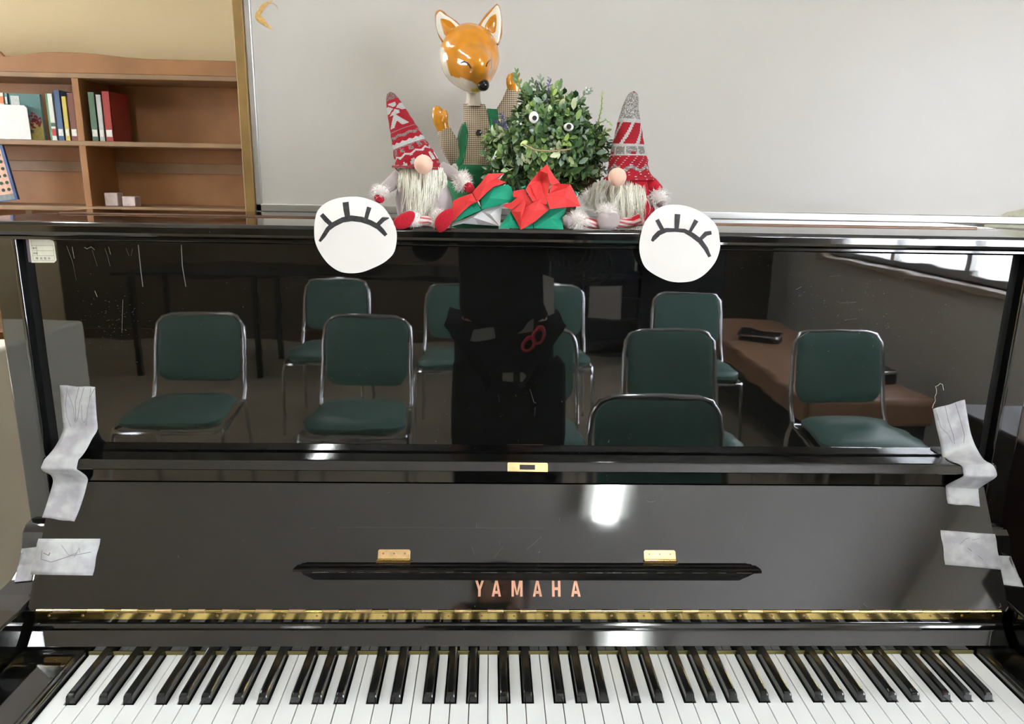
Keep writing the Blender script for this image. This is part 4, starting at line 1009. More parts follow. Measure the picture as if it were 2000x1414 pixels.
def env(d):      # radius of the bush in pixels, by direction (x across, z up, y depth)
    ang = math.atan2(d.z, d.x); base = 98 + 5 * math.sin(7 * ang) + (-20 * abs(math.sin(2 * ang)) if d.z > 0 else 2)
    r = 1 / math.sqrt((d.x / (base + 12)) ** 2 + (d.y / 76) ** 2 + (d.z / (base + (4 if d.z > 0 else -12))) ** 2)
    return r
fol = MB(); stems = MB()
fol.sph(PC, 1, 20, 14, mi=0, fn=lambda v: PC + (v - PC).normalized() * env((v - PC).normalized()) * pp_ * .72)
for k in range(640):
    z = rnd.uniform(-.85, 1); t = rnd.uniform(0, 2 * PI); q_ = math.sqrt(1 - z * z); d = Vector((q_ * math.cos(t), q_ * math.sin(t), z))
    if d.y > .55: continue
    R_ = env(d) * pp_; base = PC + d * R_ * rnd.uniform(.62, .80); tip = PC + d * R_ * rnd.uniform(.90, 1.06) + Vector((rnd.gauss(0, .004), rnd.gauss(0, .004), rnd.gauss(0, .004)))
    if tip.z < LIDZ + .042: tip.z = LIDZ + .042 + rnd.random() * .01
    kind = rnd.random(); mi = 0 if kind < .22 else 1 if kind < .56 else 2 if kind < .72 else 3 if kind < .80 else 4 if kind < .92 else 5
    # grouped tones: deep and round low down, grey on the right
    ax_ = (tip - base).normalized(); stems.tube([base, tip], [.0007, .0004], 4, cap=False)
    nl = 4
    for j in range(nl):
        u = (j + .6) / nl; c = base.lerp(tip, u)
        for sgn in (0, 1):
            th = j * 1.57 + sgn * PI + rnd.uniform(-.4, .4); a1 = ax_.cross(Vector((.3, .5, .8))).normalized(); b1 = ax_.cross(a1)
            o_ = a1 * math.cos(th) + b1 * math.sin(th); L = rnd.uniform(.0105, .0185) * (1 if kind < .8 else .8); W = L * rnd.uniform(.42, .62)
            leaf(fol, c, o_ * .85 + ax_ * .65, ax_, L, W, mi, curl=rnd.uniform(.1, .5))
    leaf(fol, tip, ax_, Vector((rnd.random(), rnd.random(), 1)), rnd.uniform(.008, .012), .005, mi)
# larger variegated leaves that catch the eye
for (px, py, ang, L, mi) in [(1030, 320, 120, .017, 3), (985, 305, 115, .020, 2), (995, 330, 200, .014, 2), (1031, 275, 215, .014, 5), (1047, 262, 80, .014, 2), (975, 330, 140, .017, 1), (1052, 312, 60, .015, 2), (1094, 300, 200, .016, 3), (1110, 305, 300, .015, 3), (1075, 225, 95, .014, 3), (1092, 212, 60, .016, 3), (1120, 215, 88, .017, 3), (1126, 235, 70, .016, 2), (960, 330, 170, .015, 1), (1002, 345, 60, .015, 1), (1040, 360, 90, .017, 1), (1150, 340, 20, .015, 4), (1164, 300, 10, .016, 4), (1170, 312, 350, .015, 4), (1168, 285, 40, .015, 1), (1176, 265, 300, .013, 1), (1130, 320, 30, .016, 4), (1010, 165, 110, .015, 1), (1022, 176, 70, .013, 2), (1040, 186, 120, .017, 0), (1083, 172, 60, .013, 2), (1094, 168, 80, .011, 1), (958, 345, 190, .015, 4), (1060, 200, 160, .015, 4)]:
    a = math.radians(ang); d = FR * math.cos(a) + FU * math.sin(a) - FF * .35; nrm = env(Vector((0, -1, 0))) * pp_
    dd = at(px, py, YPn) - PC; rx = math.hypot(dd.x, dd.z) / (104 * pp_); y_ = YPn - nrm * math.sqrt(max(0, 1 - min(1, rx) ** 2)) - .004
    leaf(fol, at(px, py, y_), d, -FF, L, L * .5, mi, fold=.2)
# feathery light green sprigs at lower right
for (x0, y0, x1, y1) in [(1120, 348, 1160, 318), (1105, 365, 1140, 338), (1085, 345, 1110, 310), (1130, 372, 1152, 350), (1170, 345, 1176, 292), (1150, 300, 1190, 262)]:
    a = at(x0, y0, YPn - .06 + .03 * ((x0 - 1068) / 100)); b = at(x1, y1, YPn - .05 + .05 * ((x1 - 1068) / 100)); stems.tube([a, b], [.0006, .0003], 4)
    for j in range(14):
        c = a.lerp(b, j / 14)
        for s_ in (-1, 1): leaf(fol, c, (b - a).normalized() * .6 + s_ * (b - a).normalized().cross(FF), -FF, .0075 * (1 - j / 20), .0014, 5)
# sprigs sticking out of the outline
SPG = [([(1024, 195), (1018, 175), (1012, 155), (1008, 142)], 1, 9), ([(1026, 200), (1028, 182), (1032, 168)], 1, 6), ([(1098, 200), (1094, 186), (1092, 172)], 1, 5), ([(1112, 215), (1126, 200), (1142, 185), (1149, 178)], 4, 9), ([(1165, 250), (1170, 232), (1175, 210), (1176, 188)], 5, 14), ([(1150, 262), (1162, 248), (1172, 240), (1184, 234), (1189, 239)], 5, 8), ([(1150, 300), (1168, 290), (1182, 286), (1192, 284)], 0, 7), ([(1060, 175), (1057, 163), (1056, 154)], 4, 4), ([(1050, 182), (1046, 170), (1042, 160)], 0, 4), ([(968, 250), (958, 262), (950, 268)], 2, 5), ([(962, 300), (950, 305), (943, 300)], 1, 5), ([(1150, 330), (1172, 328), (1186, 334)], 4, 6)]
for pts, mi, nl in SPG:
    p3 = [at(*p, YPn - .015) for p in pts]; stems.tube(p3, [.0008 - .0005 * i / len(p3) for i in range(len(p3))], 5)
    for j in range(nl):
        u = (j + .5) / nl * (len(p3) - 1); i = int(u); c = p3[i].lerp(p3[min(i + 1, len(p3) - 1)], u - i); ax_ = (p3[min(i + 1, len(p3) - 1)] - p3[i]).normalized()
        s_ = 1 if j % 2 else -1; leaf(fol, c, ax_ * .9 + s_ * ax_.cross(FF) * .7 - FF * .2, -FF, .0085 if mi != 5 else .004, .0036 if mi != 5 else .0018, mi)
    leaf(fol, p3[-1], (p3[-1] - p3[-2]), -FF, .008, .003, mi)
fol.build('foliage', None, plant, smooth=True, mats=greens)
stems.build('stems', mat('stem_green', lin(110, 132, 70), .6), plant)
# lavender heads
lav = mat('lavender_flower', lin(124, 116, 168), .8, var=.25, vscale=200)
lavg = mat('lavender_grey_leaf', lin(120, 124, 118), .7)
for (pts, w_, dy) in (([(1066, 205), (1068, 190), (1070, 176), (1073, 163), (1076, 153)], .0060, -.03), ([(990, 250), (985, 240), (982, 230), (978, 222)], .0060, -.055), ([(990, 254), (980, 247), (972, 240), (967, 235)], .0055, -.055), ([(1053, 178), (1050, 170), (1050, 162)], .0030, -.01)):
    p3 = [at(*p, YPn + dy) for p in pts]; mb = MB(); mb.tube(p3, .0007, 5)
    for j in range(60):
        u = rnd.random() * (len(p3) - 1); i = int(u); c = p3[i].lerp(p3[i + 1], u - i); th = rnd.uniform(0, 6.28); o_ = FR * math.cos(th) + FF * math.sin(th)
        leaf(mb, c + o_ * .0008, o_ + FU * rnd.uniform(.2, .9), FU, w_ * rnd.uniform(.7, 1.1), .0018, 0)
    mb.build('lavender_sprig', lav, plant)
for (px, py, r) in ((1080, 255, .0032), (1077, 268, .0030), (1083, 280, .0030), (1075, 282, .0026), (1072, 252, .0028)):
    MB().sph(at(px, py, YPn - (.07 if py > 220 else .03)), r, 12, 8).build('berry', mat('grey_green_berry', lin(128, 142, 120), .6), plant, smooth=True)
for (px, py) in ((1145, 172), (1150, 176), (1146, 180), (1011, 238), (1017, 242)):
    MB().sph(at(px, py, YPn - .02 if px > 1100 else YPn - .06), .0016, 8, 6).build('white_bud', mat('bud_white', lin(236, 236, 230), .5), plant, smooth=True)
# googly eyes
def googly(px, py, rx, rz, pdx, pdy, Y):
    c = at(px, py, Y); n_ = -FF
    o = MB(); rg = []
    for s_, off in ((1, .0), (1, .0015), (.9, .003), (.6, .0042), (.02, .0048)):
        rg.append([c + (FR * math.cos(2 * PI * k / 28) * rx + FU * math.sin(2 * PI * k / 28) * rz) * s_ + n_ * off for k in range(28)])
    o.rings(rg); o = o.build('googly_eye', mat('white_plastic', lin(240, 240, 236), .15), plant, smooth=True)
    MB().tube([c + n_ * .0042 + FR * pdx + FU * pdy, c + n_ * .0053 + FR * pdx + FU * pdy], [rx * .5, rx * .48], 20).build('pupil', mat('pupil_black', (.03, .03, .032), .12), o, smooth=True)
googly(1042.5, 229.5, .0066, .0082, .0010, -.0022, YPn - .074)
googly(1110.5, 248.5, .0070, .0056, .0002, -.0006, YPn - .066)
tw = [at(*p, YPn - .090) for p in [(1020, 281), (1027, 284), (1034, 288), (1042, 292), (1052, 294), (1064, 295), (1078, 295), (1092, 294), (1104, 293), (1115, 291)]]
mb = MB(); mb.tube(tw, .0011, 7)
for j in range(50):
    u = rnd.random() * (len(tw) - 1.01); i = int(u); c = tw[i].lerp(tw[i + 1], u - i); d = Vector((rnd.gauss(0, 1), rnd.gauss(0, 1), rnd.gauss(0, 1))).normalized(); mb.tube([c, c + d * .003], .0002, 3, cap=False)
mb.build('twine_mouth', mat('jute_twine', lin(176, 152, 120), .95), plant)
dry = MB(); dc = at(1147, 358, YPn - .030)
for j in range(9): leaf(dry, dc, Vector((math.cos(j * .7), -.6, math.sin(j * .7))), Vector((0, 1, .3)), .015, .009, 0, fold=.6, curl=.8)
dry.build('dried_flower', mat('dry_brown_petal', lin(120, 82, 62), .8, var=.2, vscale=80), plant)

# ---- origami poinsettias
OR = mat('red_origami_paper', lin(232, 58, 58), .7, var=.05, vscale=60, bump=.08, bscale=200); OG = mat('green_origami_paper', lin(12, 158, 122), .7, var=.06, vscale=60, bump=.08, bscale=200); OW = mat('white_origami_paper', lin(222, 220, 220), .75)
def cc(x, y): return (860 + x / 6.667, 300 + y / 6.667)
def petal(name, poly, apex, Y, m, parent, peak=.012, tilt=0):
    """folded sheet: an outline with one raised point where the creases meet"""
    ax_, ay_ = cc(*apex); vs = [at(ax_, ay_, Y - peak)]
    rim = [cc(*p[:2]) for p in poly]
    for i, p in enumerate(rim): vs.append(at(p[0], p[1], Y + (poly[i][2] if len(poly[i]) > 2 else 0)))
    n = len(rim); fs = [(0, 1 + i, 1 + (i + 1) % n) for i in range(n)]
    o = mkobj(name, vs, fs, m, parent); md = o.modifiers.new('t', 'SOLIDIFY'); md.thickness = .0005; md.offset = 0
    return o
f1 = thing('origami_poinsettia', 'folded paper poinsettia lying tilted with white lower layer beside the red boot', 'paper flower', at(930, 441, .300), 'origami poinsettias on the lid'); f1.location.z = LIDZ
Y1 = .298
petal('white_petal', [(150, 953, -.004), (165, 905, .004), (300, 862, .004), (532, 748, .0), (770, 943, -.006), (500, 925, .001), (300, 908, .002)], (430, 830), Y1, OW, f1, .004)
petal('white_petal', [(532, 748, 0), (600, 712, .003), (700, 690, .003), (808, 662, .004), (790, 800, .002), (776, 948, -.006)], (650, 790), Y1, OW, f1, .006)
petal('green_petal', [(165, 908, -.001), (300, 745, .0), (410, 665, .0), (486, 640, -.003), (530, 738, -.004), (330, 822, -.003)], (430, 720), Y1 - .006, OG, f1, .002)
petal('green_petal', [(525, 600, 0), (600, 520, .001), (700, 440, .002), (880, 402, .004), (922, 440, .002), (978, 607, -.002), (700, 690, -.002), (536, 728, -.003)], (640, 580), Y1 - .006, OG, f1, .006)
petal('red_petal', [(165, 620, .002), (250, 572, .002), (412, 518, .0), (480, 627, -.004), (400, 662, -.003), (300, 745, -.001), (165, 885, 0), (152, 720, .001)], (360, 615), Y1 - .012, OR, f1, .004)
petal('red_petal', [(418, 508, 0), (520, 390, .002), (620, 262, .004), (830, 256, .006), (738, 332, .004), (858, 375, .002), (790, 400, .0), (690, 435, -.002), (600, 510, -.003), (484, 627, -.006)], (590, 400), Y1 - .012, OR, f1, .006)
petal('white_edge', [(836, 255, .003), (738, 332, .001), (775, 336, .001)], (780, 305), Y1 - .010, OW, f1, .002)
petal('white_edge', [(484, 620, 0), (505, 625, 0), (528, 700, -.001), (500, 660, 0)], (505, 650), Y1 - .013, OW, f1, .001)
f2 = thing('origami_poinsettia', 'upright folded paper poinsettia with five red petals over green, in front of the plant', 'paper flower', at(1045, 448, .275), 'origami poinsettias on the lid'); f2.location.z = LIDZ
Y2 = .282
petal('green_petal', [(765, 968, -.010), (840, 850, -.002), (920, 748, .002), (1000, 860, -.002), (1040, 976, -.010)], (900, 880), Y2, OG, f2, .010)
petal('green_petal', [(1050, 976, -.010), (1110, 940, -.004), (1205, 880, .0), (1207, 976, -.010)], (1140, 945), Y2, OG, f2, .008)
petal('green_petal', [(1215, 875, 0), (1300, 800, .003), (1425, 730, .004), (1640, 706, .006), (1590, 870, .0), (1602, 1012, -.018), (1540, 1004, -.018), (1215, 972, -.010)], (1420, 840), Y2, OG, f2, .010)
petal('green_petal', [(1060, 430, .01), (1110, 425, .01), (1115, 462, .01), (1060, 462, .01)], (1090, 445), Y2 + .005, OG, f2, .002)
petal('green_petal', [(1740, 480, .01), (1775, 500, .01), (1775, 545, .01), (1755, 545, .01)], (1760, 515), Y2 + .005, OG, f2, .002)
petal('red_petal', [(1115, 472, 0), (1135, 420, 0), (1160, 380, .002), (1300, 215, .004), (1388, 138, .004), (1420, 190, .003), (1440, 260, 0), (1425, 400, -.004), (1400, 520, -.008), (1385, 660, -.012), (1200, 625, -.008)], (1305, 350), Y2 - .004, OR, f2, -.010)
petal('red_petal', [(1300, 225, 0), (1388, 140, .0), (1425, 200, 0), (1480, 295, .002), (1560, 385, .004), (1450, 400, 0), (1425, 380, -.002), (1435, 300, -.002)], (1400, 260), Y2 - .008, OR, f2, .004)
petal('red_petal', [(1430, 470, -.004), (1450, 402, .0), (1560, 392, .002), (1692, 402, .002), (1640, 450, -.004), (1500, 505, -.006), (1420, 515, -.006)], (1540, 430), Y2 - .004, OR, f2, -.004)
petal('red_petal', [(1378, 560, -.004), (1415, 518, -.004), (1642, 446, -.006), (1692, 402, .0), (1760, 530, .0), (1828, 686, -.004), (1640, 698, -.006), (1425, 722, -.012)], (1620, 560), Y2 - .008, OR, f2, .008)
petal('red_petal', [(822, 690, .002), (825, 665, .002), (920, 640, .0), (1005, 570, -.002), (950, 560, .002), (950, 490, .004), (1088, 460, .002), (1195, 635, -.008), (1110, 700, -.006), (1090, 600, -.006), (980, 690, -.006), (930, 728, -.004)], (1060, 600), Y2 - .002, OR, f2, .004)
petal('red_petal', [(1140, 420, 0), (1170, 400, 0), (1260, 610, -.010), (1200, 620, -.010), (1110, 470, -.002)], (1195, 520), Y2 - .004, OR, f2, .001)
petal('red_petal', [(922, 752, -.004), (1000, 680, -.006), (1088, 592, -.008), (1112, 640, -.012), (1098, 705, -.016), (1060, 850, -.016), (1048, 992, -.020), (1000, 890, -.012)], (1050, 760), Y2, OR, f2, .018)
petal('red_petal', [(1098, 705, -.012), (1190, 650, -.012), (1298, 588, -.012), (1360, 650, -.012), (1418, 726, -.012), (1330, 800, -.014), (1235, 880, -.016), (1140, 940, -.018), (1048, 992, -.020), (1060, 850, -.018)], (1210, 740), Y2, OR, f2, .022)
# keep everything on the lid
for root in (g1, g2, fox, plant, f1, f2):
    def allm(o_):
        for ch in o_.children:
            yield ch; yield from allm(ch)
    for o_ in allm(root):
        for v in o_.data.vertices:
            lim = LIDZ + .0006
            if v.co.z < lim and v.co.y > .262: v.co.z = lim

# ================================================================== LEFT SIDE: BOOKCASE AND CABINET
OAK = mat('orange_brown_oak', lin(164, 114, 68), .5, var=.14, vscale=7, bump=.1, bscale=60)
OAKD = mat('worn_shelf_oak', lin(156, 124, 90), .5, var=.15, vscale=9, bump=.1, bscale=60)
bx0, bx1, by0, by1 = -3.05, -1.12, 2.80, 3.085
bc = thing('bookcase', 'orange-brown wooden bookcase with scalloped top against the beige wall', 'bookcase', ((bx0 + bx1) / 2, 2.94, 0))
for x in (bx0, -1.935, bx1 - .03): MB().box(x, x + .03, by0 + .004, by1, 0, 1.80).build('upright', OAK, bc, bev=.002)
MB().box(bx0, bx1, by1 - .012, by1, .05, 1.80).build('back_panel', OAK, bc)
for z in (.34, .63, .92, 1.208, 1.497, 1.785): MB().box(bx0 + .0, bx1, by0, by1 - .012, z - .022, z).build('shelf', OAKD, bc, bev=.003)
# scalloped crest board
cr_ = []; xL = bx0; 
for i in range(121):
    x = bx0 + (bx1 - bx0) * i / 120; u = (x + 2.218) 
    if u < 0: h = .075 + .05 * (1 - math.exp(u * 12)) 
    elif u < .30: h = .062 + .022 * (.5 - .5 * math.cos(min(1, u / .22) * PI))
    else: h = .084 - .02 * (.5 - .5 * math.cos(min(1, (u - .30) / .35) * PI)) * (1 if u < .65 else 1)
    cr_.append((x, by0 + .002, 1.785 + h))
MB().prism(cr_ + [(bx1, by0 + .002, 1.785), (bx0, by0 + .002, 1.785)], (0, .02, 0)).build('crest_board', OAK, bc, bev=.002)
for z0, z1, x0, x1 in ((1.36, 1.41, bx0 + .03, bx1 - .03),): MB().box(x0, x1, by1 - .02, by1 - .012, z0, z1).build('back_rail', OAKD, bc, bev=.002)
MB().box(-2.06, -1.965, by1 - .02, by1 - .012, 1.208, 1.36).build('back_stile', OAKD, bc, bev=.002)
MB().box(-2.245, -2.215, by0 + .06, by0 + .08, .92, 1.186).build('shelf_post', mat('pale_post', lin(176, 150, 128), .5), bc, bev=.002)
def book(name, x, w_, h, d_, z, col, label, rot=0, tilt=0, y=by0 + .02, extra=None, group='books on the bookcase'):
    t = thing(name, label, 'book', (x, y, z), group)
    cm = mat('cover_%d_%d_%d' % tuple(int(c) for c in col), lin(*col), .4, var=.06, vscale=12)
    M_ = Matrix.Translation((x, y, z)) @ Matrix.Rotation(math.radians(rot), 4, 'Z') @ Matrix.Rotation(math.radians(tilt), 4, 'Y')
    tr = lambda v: M_ @ Vector(v)
    def bx(mb, x0, x1, y0, y1, z0, z1): 
        b = MB().box(x0, x1, y0, y1, z0, z1); mb.add([tr(v) for v in b.v], b.f)
    mb = MB(); bx(mb, 0, .002, 0, d_, 0, h); bx(mb, w_ - .002, w_, 0, d_, 0, h); bx(mb, 0, w_, 0, .002, 0, h); mb.build('cover', cm, t)
    mb = MB(); bx(mb, .002, w_ - .002, .002, d_ - .003, .003, h - .003); mb.build('pages', mat('book_pages', lin(232, 226, 206), .8), t)
    for it in (extra or []):
        (u0, u1, v0, v1, c, nm) = it
        mb = MB(); bx(mb, u0, u1, -.0008, 0, v0, v1); mb.build(nm, mat('patch_%d_%d_%d' % c, lin(*c), .5, var=.15, vscale=80), t)
    return t, tr
zs = 1.4975
bookdefs = [(-2.330, .022, .200, (206, 190, 160), 'slim cream picture book behind the white sheet of paper'), (-2.300, .018, .205, (176, 96, 70), 'slim reddish book behind the white sheet of paper'),
            (-2.275, .026, .200, (232, 214, 190), 'cream book with orange lettering left of the teal book'), (-2.246, .014, .198, (86, 140, 140), 'thin teal spine beside the tree picture cover')]
for i, (x, w_, h, c, lb) in enumerate(bookdefs):
    book('book', x, w_, h, .18, zs, c, lb, extra=[(.003, w_ - .003, h - .045, h - .015, (226, 120, 60) if i == 2 else (235, 232, 222), 'spine_label')])
# angled cover with painted tree
t, tr = book('picture_book', -2.226, .125, .198, .022, zs, (104, 142, 140), 'picture book showing a red tree on yellow ground under a teal sky', rot=10, extra=[(.001, .124, .002, .085, (176, 158, 88), 'painted_ground'), (.006, .040, .135, .188, (216, 222, 214), 'library_label'), (.050, .085, .030, .044, (92, 92, 82), 'caption_patch')])
tree = MB(); rnd = random.Random(4)
for k in range(60):
    a = rnd.uniform(0, 6.28); r_ = rnd.uniform(0, .034) ; c = Vector((.092 + r_ * math.cos(a) * .8, -.0012, .085 + r_ * math.sin(a))); s_ = rnd.uniform(.003, .007)
    tree.add([tr(c + Vector((s_ * math.cos(q_ * 1.26), 0, s_ * math.sin(q_ * 1.26)))) for q_ in range(5)], [(0, 1, 2, 3, 4)])
tree.build('painted_tree', mat('cover_tree_red', lin(134, 46, 58), .6), t)
t, tr = book('book', -2.065, .030, .200, .18, zs, (226, 226, 214), 'white book with green and red spine stripes standing at the left edge of the gap', extra=[(.0, .008, .0, .200, (96, 148, 104), 'spine_stripe'), (.010, .028, .020, .050, (196, 70, 60), 'spine_patch'), (.010, .028, .060, .075, (60, 90, 70), 'spine_patch')])
for i, (x, w_, h, c, lb) in enumerate([(-2.030, .028, .215, (70, 96, 130), 'dark blue book just right of the striped white book'), (-1.998, .022, .190, (214, 190, 90), 'yellow book between the blue and brown ones'), (-1.972, .03, .205, (120, 70, 56), 'brown book against the bookcase upright'),
      (-1.88, .03, .21, (90, 120, 96), 'green book, first right of the middle upright'), (-1.846, .024, .20, (196, 196, 190), 'grey book beside the green one'), (-1.818, .034, .215, (168, 60, 52), 'red book with a pale label right of the middle upright')]):
    book('book', x, w_, h, .18, zs, c, lb, extra=[(.004, w_ - .004, .02, .05, (230, 228, 218), 'spine_label')])
# white sheet standing in front
o = MB().prism([(-2.34, by0 + .004, zs + .001), (-2.142, by0 + .004, zs + .001), (-2.146, by0 + .006, zs + .135), (-2.158, by0 + .006, zs + .147), (-2.34, by0 + .006, zs + .150)], (0, .003, 0)).build('white_card', PAPER)
tag(o, 'blank white card standing in front of the books on the upper shelf', 'card')
# tilted picture book on the lower shelf with blue edge
t, tr = book('picture_book', -2.40, .150, .245, .012, 1.2085, (60, 92, 148), 'blue-edged children picture book with tree patterns leaning on the lower shelf', tilt=-9, y=by0 + .03, extra=[(.004, .136, .030, .236, (226, 176, 150), 'cover_picture'), (.004, .136, .004, .030, (132, 140, 140), 'grey_bottom_band')])
tr2 = MB(); rnd = random.Random(9)
for i in range(5):
    for j in range(6):
        c = Vector((.018 + i * .026, -.0012, .05 + j * .031)); s_ = .010
        tr2.add([tr(c + Vector((s_ * math.cos(q_ * .9) * .9, 0, s_ * math.sin(q_ * .9) * .8))) for q_ in range(7)], [tuple(range(7))])
tr2.build('printed_trees', mat('print_dark_green', lin(40, 66, 46), .6), t)
# small white ornaments on the shelf right of the upright
for i, (x, h, lb) in enumerate([(-1.87, .060, 'small white and pink box at the left of the middle shelf'), (-1.79, .045, 'low white and pink box beside the small box')]):
    o = MB().box(x, x + .06, by0 + .05, by0 + .11, 1.2085, 1.2085 + h).build('small_box', mat('pinkish_white_card', lin(214, 196, 190), .6, var=.2, vscale=30), bev=.003); tag(o, lb, 'box')

# low white cabinet beside the piano
cbx = thing('cabinet', 'cream white metal cabinet standing left of the piano', 'cabinet', (-1.38, .16, 0))
CREAMW = mat('cream_enamel', lin(240, 236, 222), .38)
MB().box(-1.66, -1.100, -.560, .90, .03, 1.002).build('cabinet_body', CREAMW, cbx, bev=.008)
MB().box(-1.65, -1.112, -.580, -.561, .05, .985).build('cabinet_door', CREAMW, cbx, bev=.004)
MB().box(-1.15, -1.135, -.602, -.581, .55, .75).build('door_handle', ALU, cbx, bev=.002)
MB().box(-1.65, -1.11, -.55, .89, 0, .031).build('cabinet_plinth', mat('plinth_grey', lin(90, 88, 84), .6), cbx)

bk_ = thing('dark_cabinet', 'dark brown wooden cabinet added close to the right side of the piano', 'furniture', (1.02, .25, 0))  # dark cabinet added as stand-in for an unidentified dark object
MB().box(.80, 1.24, -.02, .58, .02, .965).build('dark_cabinet_body', mat('dark_brown_laminate', lin(52, 34, 30), .5), bk_, bev=.006)
MB().box(.82, 1.22, -.035, -.021, .05, .94).build('dark_cabinet_front', mat('black_front', (.008, .008, .008), .9), bk_, bev=.003)
# ================================================================== THE ROOM BEHIND THE CAMERA (seen mirrored in the panel)
VINYL = mat('dark_green_vinyl', lin(104, 140, 130), .32, sheen=.1, bump=.15, bscale=500, ior=1.5)
def rrect(w_, h, r, n=6):
    pts = []
    for cx, cy, a0 in ((w_ - r, h - r, 0), (-w_ + r, h - r, 90), (-w_ + r, -h + r, 180), (w_ - r, -h + r, 270)):
        for k in range(n + 1): a = math.radians(a0 + 90 * k / n); pts.append((cx + r * math.cos(a), cy + r * math.sin(a)))
    return pts
def pad(mb, outline, place, th):
    rings = []
    for sc_, off in ((.05, -.30), (.6, -.42), (.9, -.36), (1, -.0), (1, .25), (.93, .45), (.6, .56), (.05, .60)):
        rings.append([place(x * sc_, y * sc_, off * th) for x, y in outline])
    mb.rings(rings)
def make_chair():
    r = bpy.data.objects.new('stacking_chair', None); C.objects.link(r)
    mb = MB(); ol = [(x * (1 + .10 * (y / .2)), y) for x, y in rrect(.185, .19, .07)]
    pad(mb, ol, lambda x, y, o_: Vector((x, y, .425 + o_)), .055); mb.build('seat', VINYL, r, smooth=True)
    def bk(x, u, o_):     # u up the backrest
        z = .635 + u; y = -.232 - .22 * (z - .49) - .03 * (1 - (x / .18) ** 2) * 0 ; return Vector((x, y + .018 * (x / .17) ** 2 + o_, z))
    mb = MB(); pad(mb, rrect(.172, .140, .055), bk, .032); mb.build('backrest', VINYL, r, smooth=True)
    pts = [(-.19, -.175, .42), (-.19, -.205, .47), (-.188, -.225, .52), (-.185, -.262, .68), (-.178, -.276, .735), (-.155, -.283, .768), (-.12, -.286, .779), (0, -.288, .782), (.12, -.286, .779), (.155, -.283, .768), (.178, -.276, .735), (.185, -.262, .68), (.188, -.225, .52), (.19, -.205, .47), (.19, -.175, .42)]
    MB().tube(pts, .0095, 10).build('back_frame', CHROME, r, smooth=True)
    mb = MB(); mb.tube([(-.19, -.18, .405), (-.200, 0, .400), (-.205, .15, .400), (-.19, .19, .40), (-.15, .2, .40), (.15, .2, .40), (.19, .19, .40), (.205, .15, .400), (.200, 0, .400), (.19, -.18, .405)], .009, 8, closed=True); mb.build('seat_frame', CHROME, r, smooth=True)
    for s in (-1, 1):
        MB().tube([(s * .19, -.18, .42), (s * .192, -.20, .36), (s * .205, -.25, .01)], .009, 8).build('leg', CHROME, r, smooth=True)
        MB().tube([(s * .203, .16, .405), (s * .206, .185, .36), (s * .212, .215, .01)], .009, 8).build('leg', CHROME, r, smooth=True)
    return r
def dup(root):
    r = root.copy(); C.objects.link(r)
    for ch in list(root.children):
        c = ch.copy(); C.objects.link(c); c.parent = r
    return r
ch0 = make_chair()
spots = [(.392, -.372, 0, 'green vinyl chair closest to the keyboard, only its rounded back mirrored'),
         (-1.312, -1.605, -2, 'green vinyl chair in the near row, mirrored farthest left in the panel'),
         (-.592, -1.560, -1, 'green vinyl chair in the near row just left of the photographer'),
         (.085, -1.335, 2, 'green vinyl chair half hidden directly behind the photographer'),
         (.660, -1.350, 0, 'green vinyl chair, near row, right of the photographer behind the closest chair'),
         (1.352, -1.365, 2, 'green vinyl chair at the right end of the near row, before the bench'),
         (-.955, -2.720, 0, 'green vinyl chair in the rear row, mirrored farthest left of that row'),
         (-.245, -2.560, 0, 'green vinyl chair in the rear row, peeking out left of the photographer'),
         (.270, -2.640, 2, 'green vinyl chair in the rear row, peeking out right of the photographer'),
         (.985, -2.400, 3, 'green vinyl chair in the rear row by the bench')]
first = True
for x, y, rz, lb in spots:
    o = ch0 if first else dup(ch0); first = False
    o.location = (x, y, 0); o.rotation_euler.z = math.radians(rz); tag(o, lb, 'chair', 'green stacking chairs facing the piano')
# brown bench under the window
bn = thing('bench', 'low brown padded bench with black base under the right windows', 'bench', (1.66, -2.9, 0))
BRV = mat('brown_leatherette', lin(176, 134, 104), .4, bump=.2, bscale=200)
MB().box(1.36, 1.965, -3.88, -1.87, .30, .42).build('bench_cushion', BRV, bn, bev=.02, seg=3)
MB().box(1.40, 1.955, -3.84, -1.91, .10, .30).build('bench_base', mat('black_board', (.012, .012, .012), .5), bn, bev=.004)
for x in (1.42, 1.90):
    for y in (-3.80, -1.99): MB().box(x, x + .04, y, y + .04, 0, .10).build('leg', CHROME, bn)
for (x, y, rz, lb) in ((1.60, -3.15, 30, 'dark flat case with chrome edge on the far half of the bench'), (1.82, -2.25, -10, 'dark flat case with chrome edge on the near half of the bench')):
    c = thing('flat_case', lb, 'case', (x, y, .4205), 'cases on the bench'); 
    M_ = Matrix.Translation((x, y, .4205)) @ Matrix.Rotation(math.radians(rz), 4, 'Z')
    b = MB(); pts = rrect(.12, .09, .03); b.rings([[M_ @ Vector((p[0], p[1], z)) for p in pts] for z in (0, .05)]); b.build('case_body', mat('dark_case', (.02, .02, .022), .3), c, bev=.004)
    MB().tube([M_ @ Vector((p[0] * 1.02, p[1] * 1.02, .045)) for p in pts], .006, 8, closed=True).build('chrome_edge', CHROME, c, smooth=True)
# dark long table with shelf at the back left
tb = thing('long_table', 'long dark folding table along the back of the room', 'table', (-1.2, -3.95, 0))
DKT = mat('dark_table_top', lin(44, 36, 30), .4)
MB().box(-2.6, -.1, -4.35, -3.70, .68, .71).build('table_top', DKT, tb, bev=.004)
for x in (-2.5, -1.68, -.2):
    for y in (-4.3, -3.76): MB().box(x, x + .035, y, y + .035, 0, .68).build('leg', mat('black_leg', (.01, .01, .01), .4), tb)
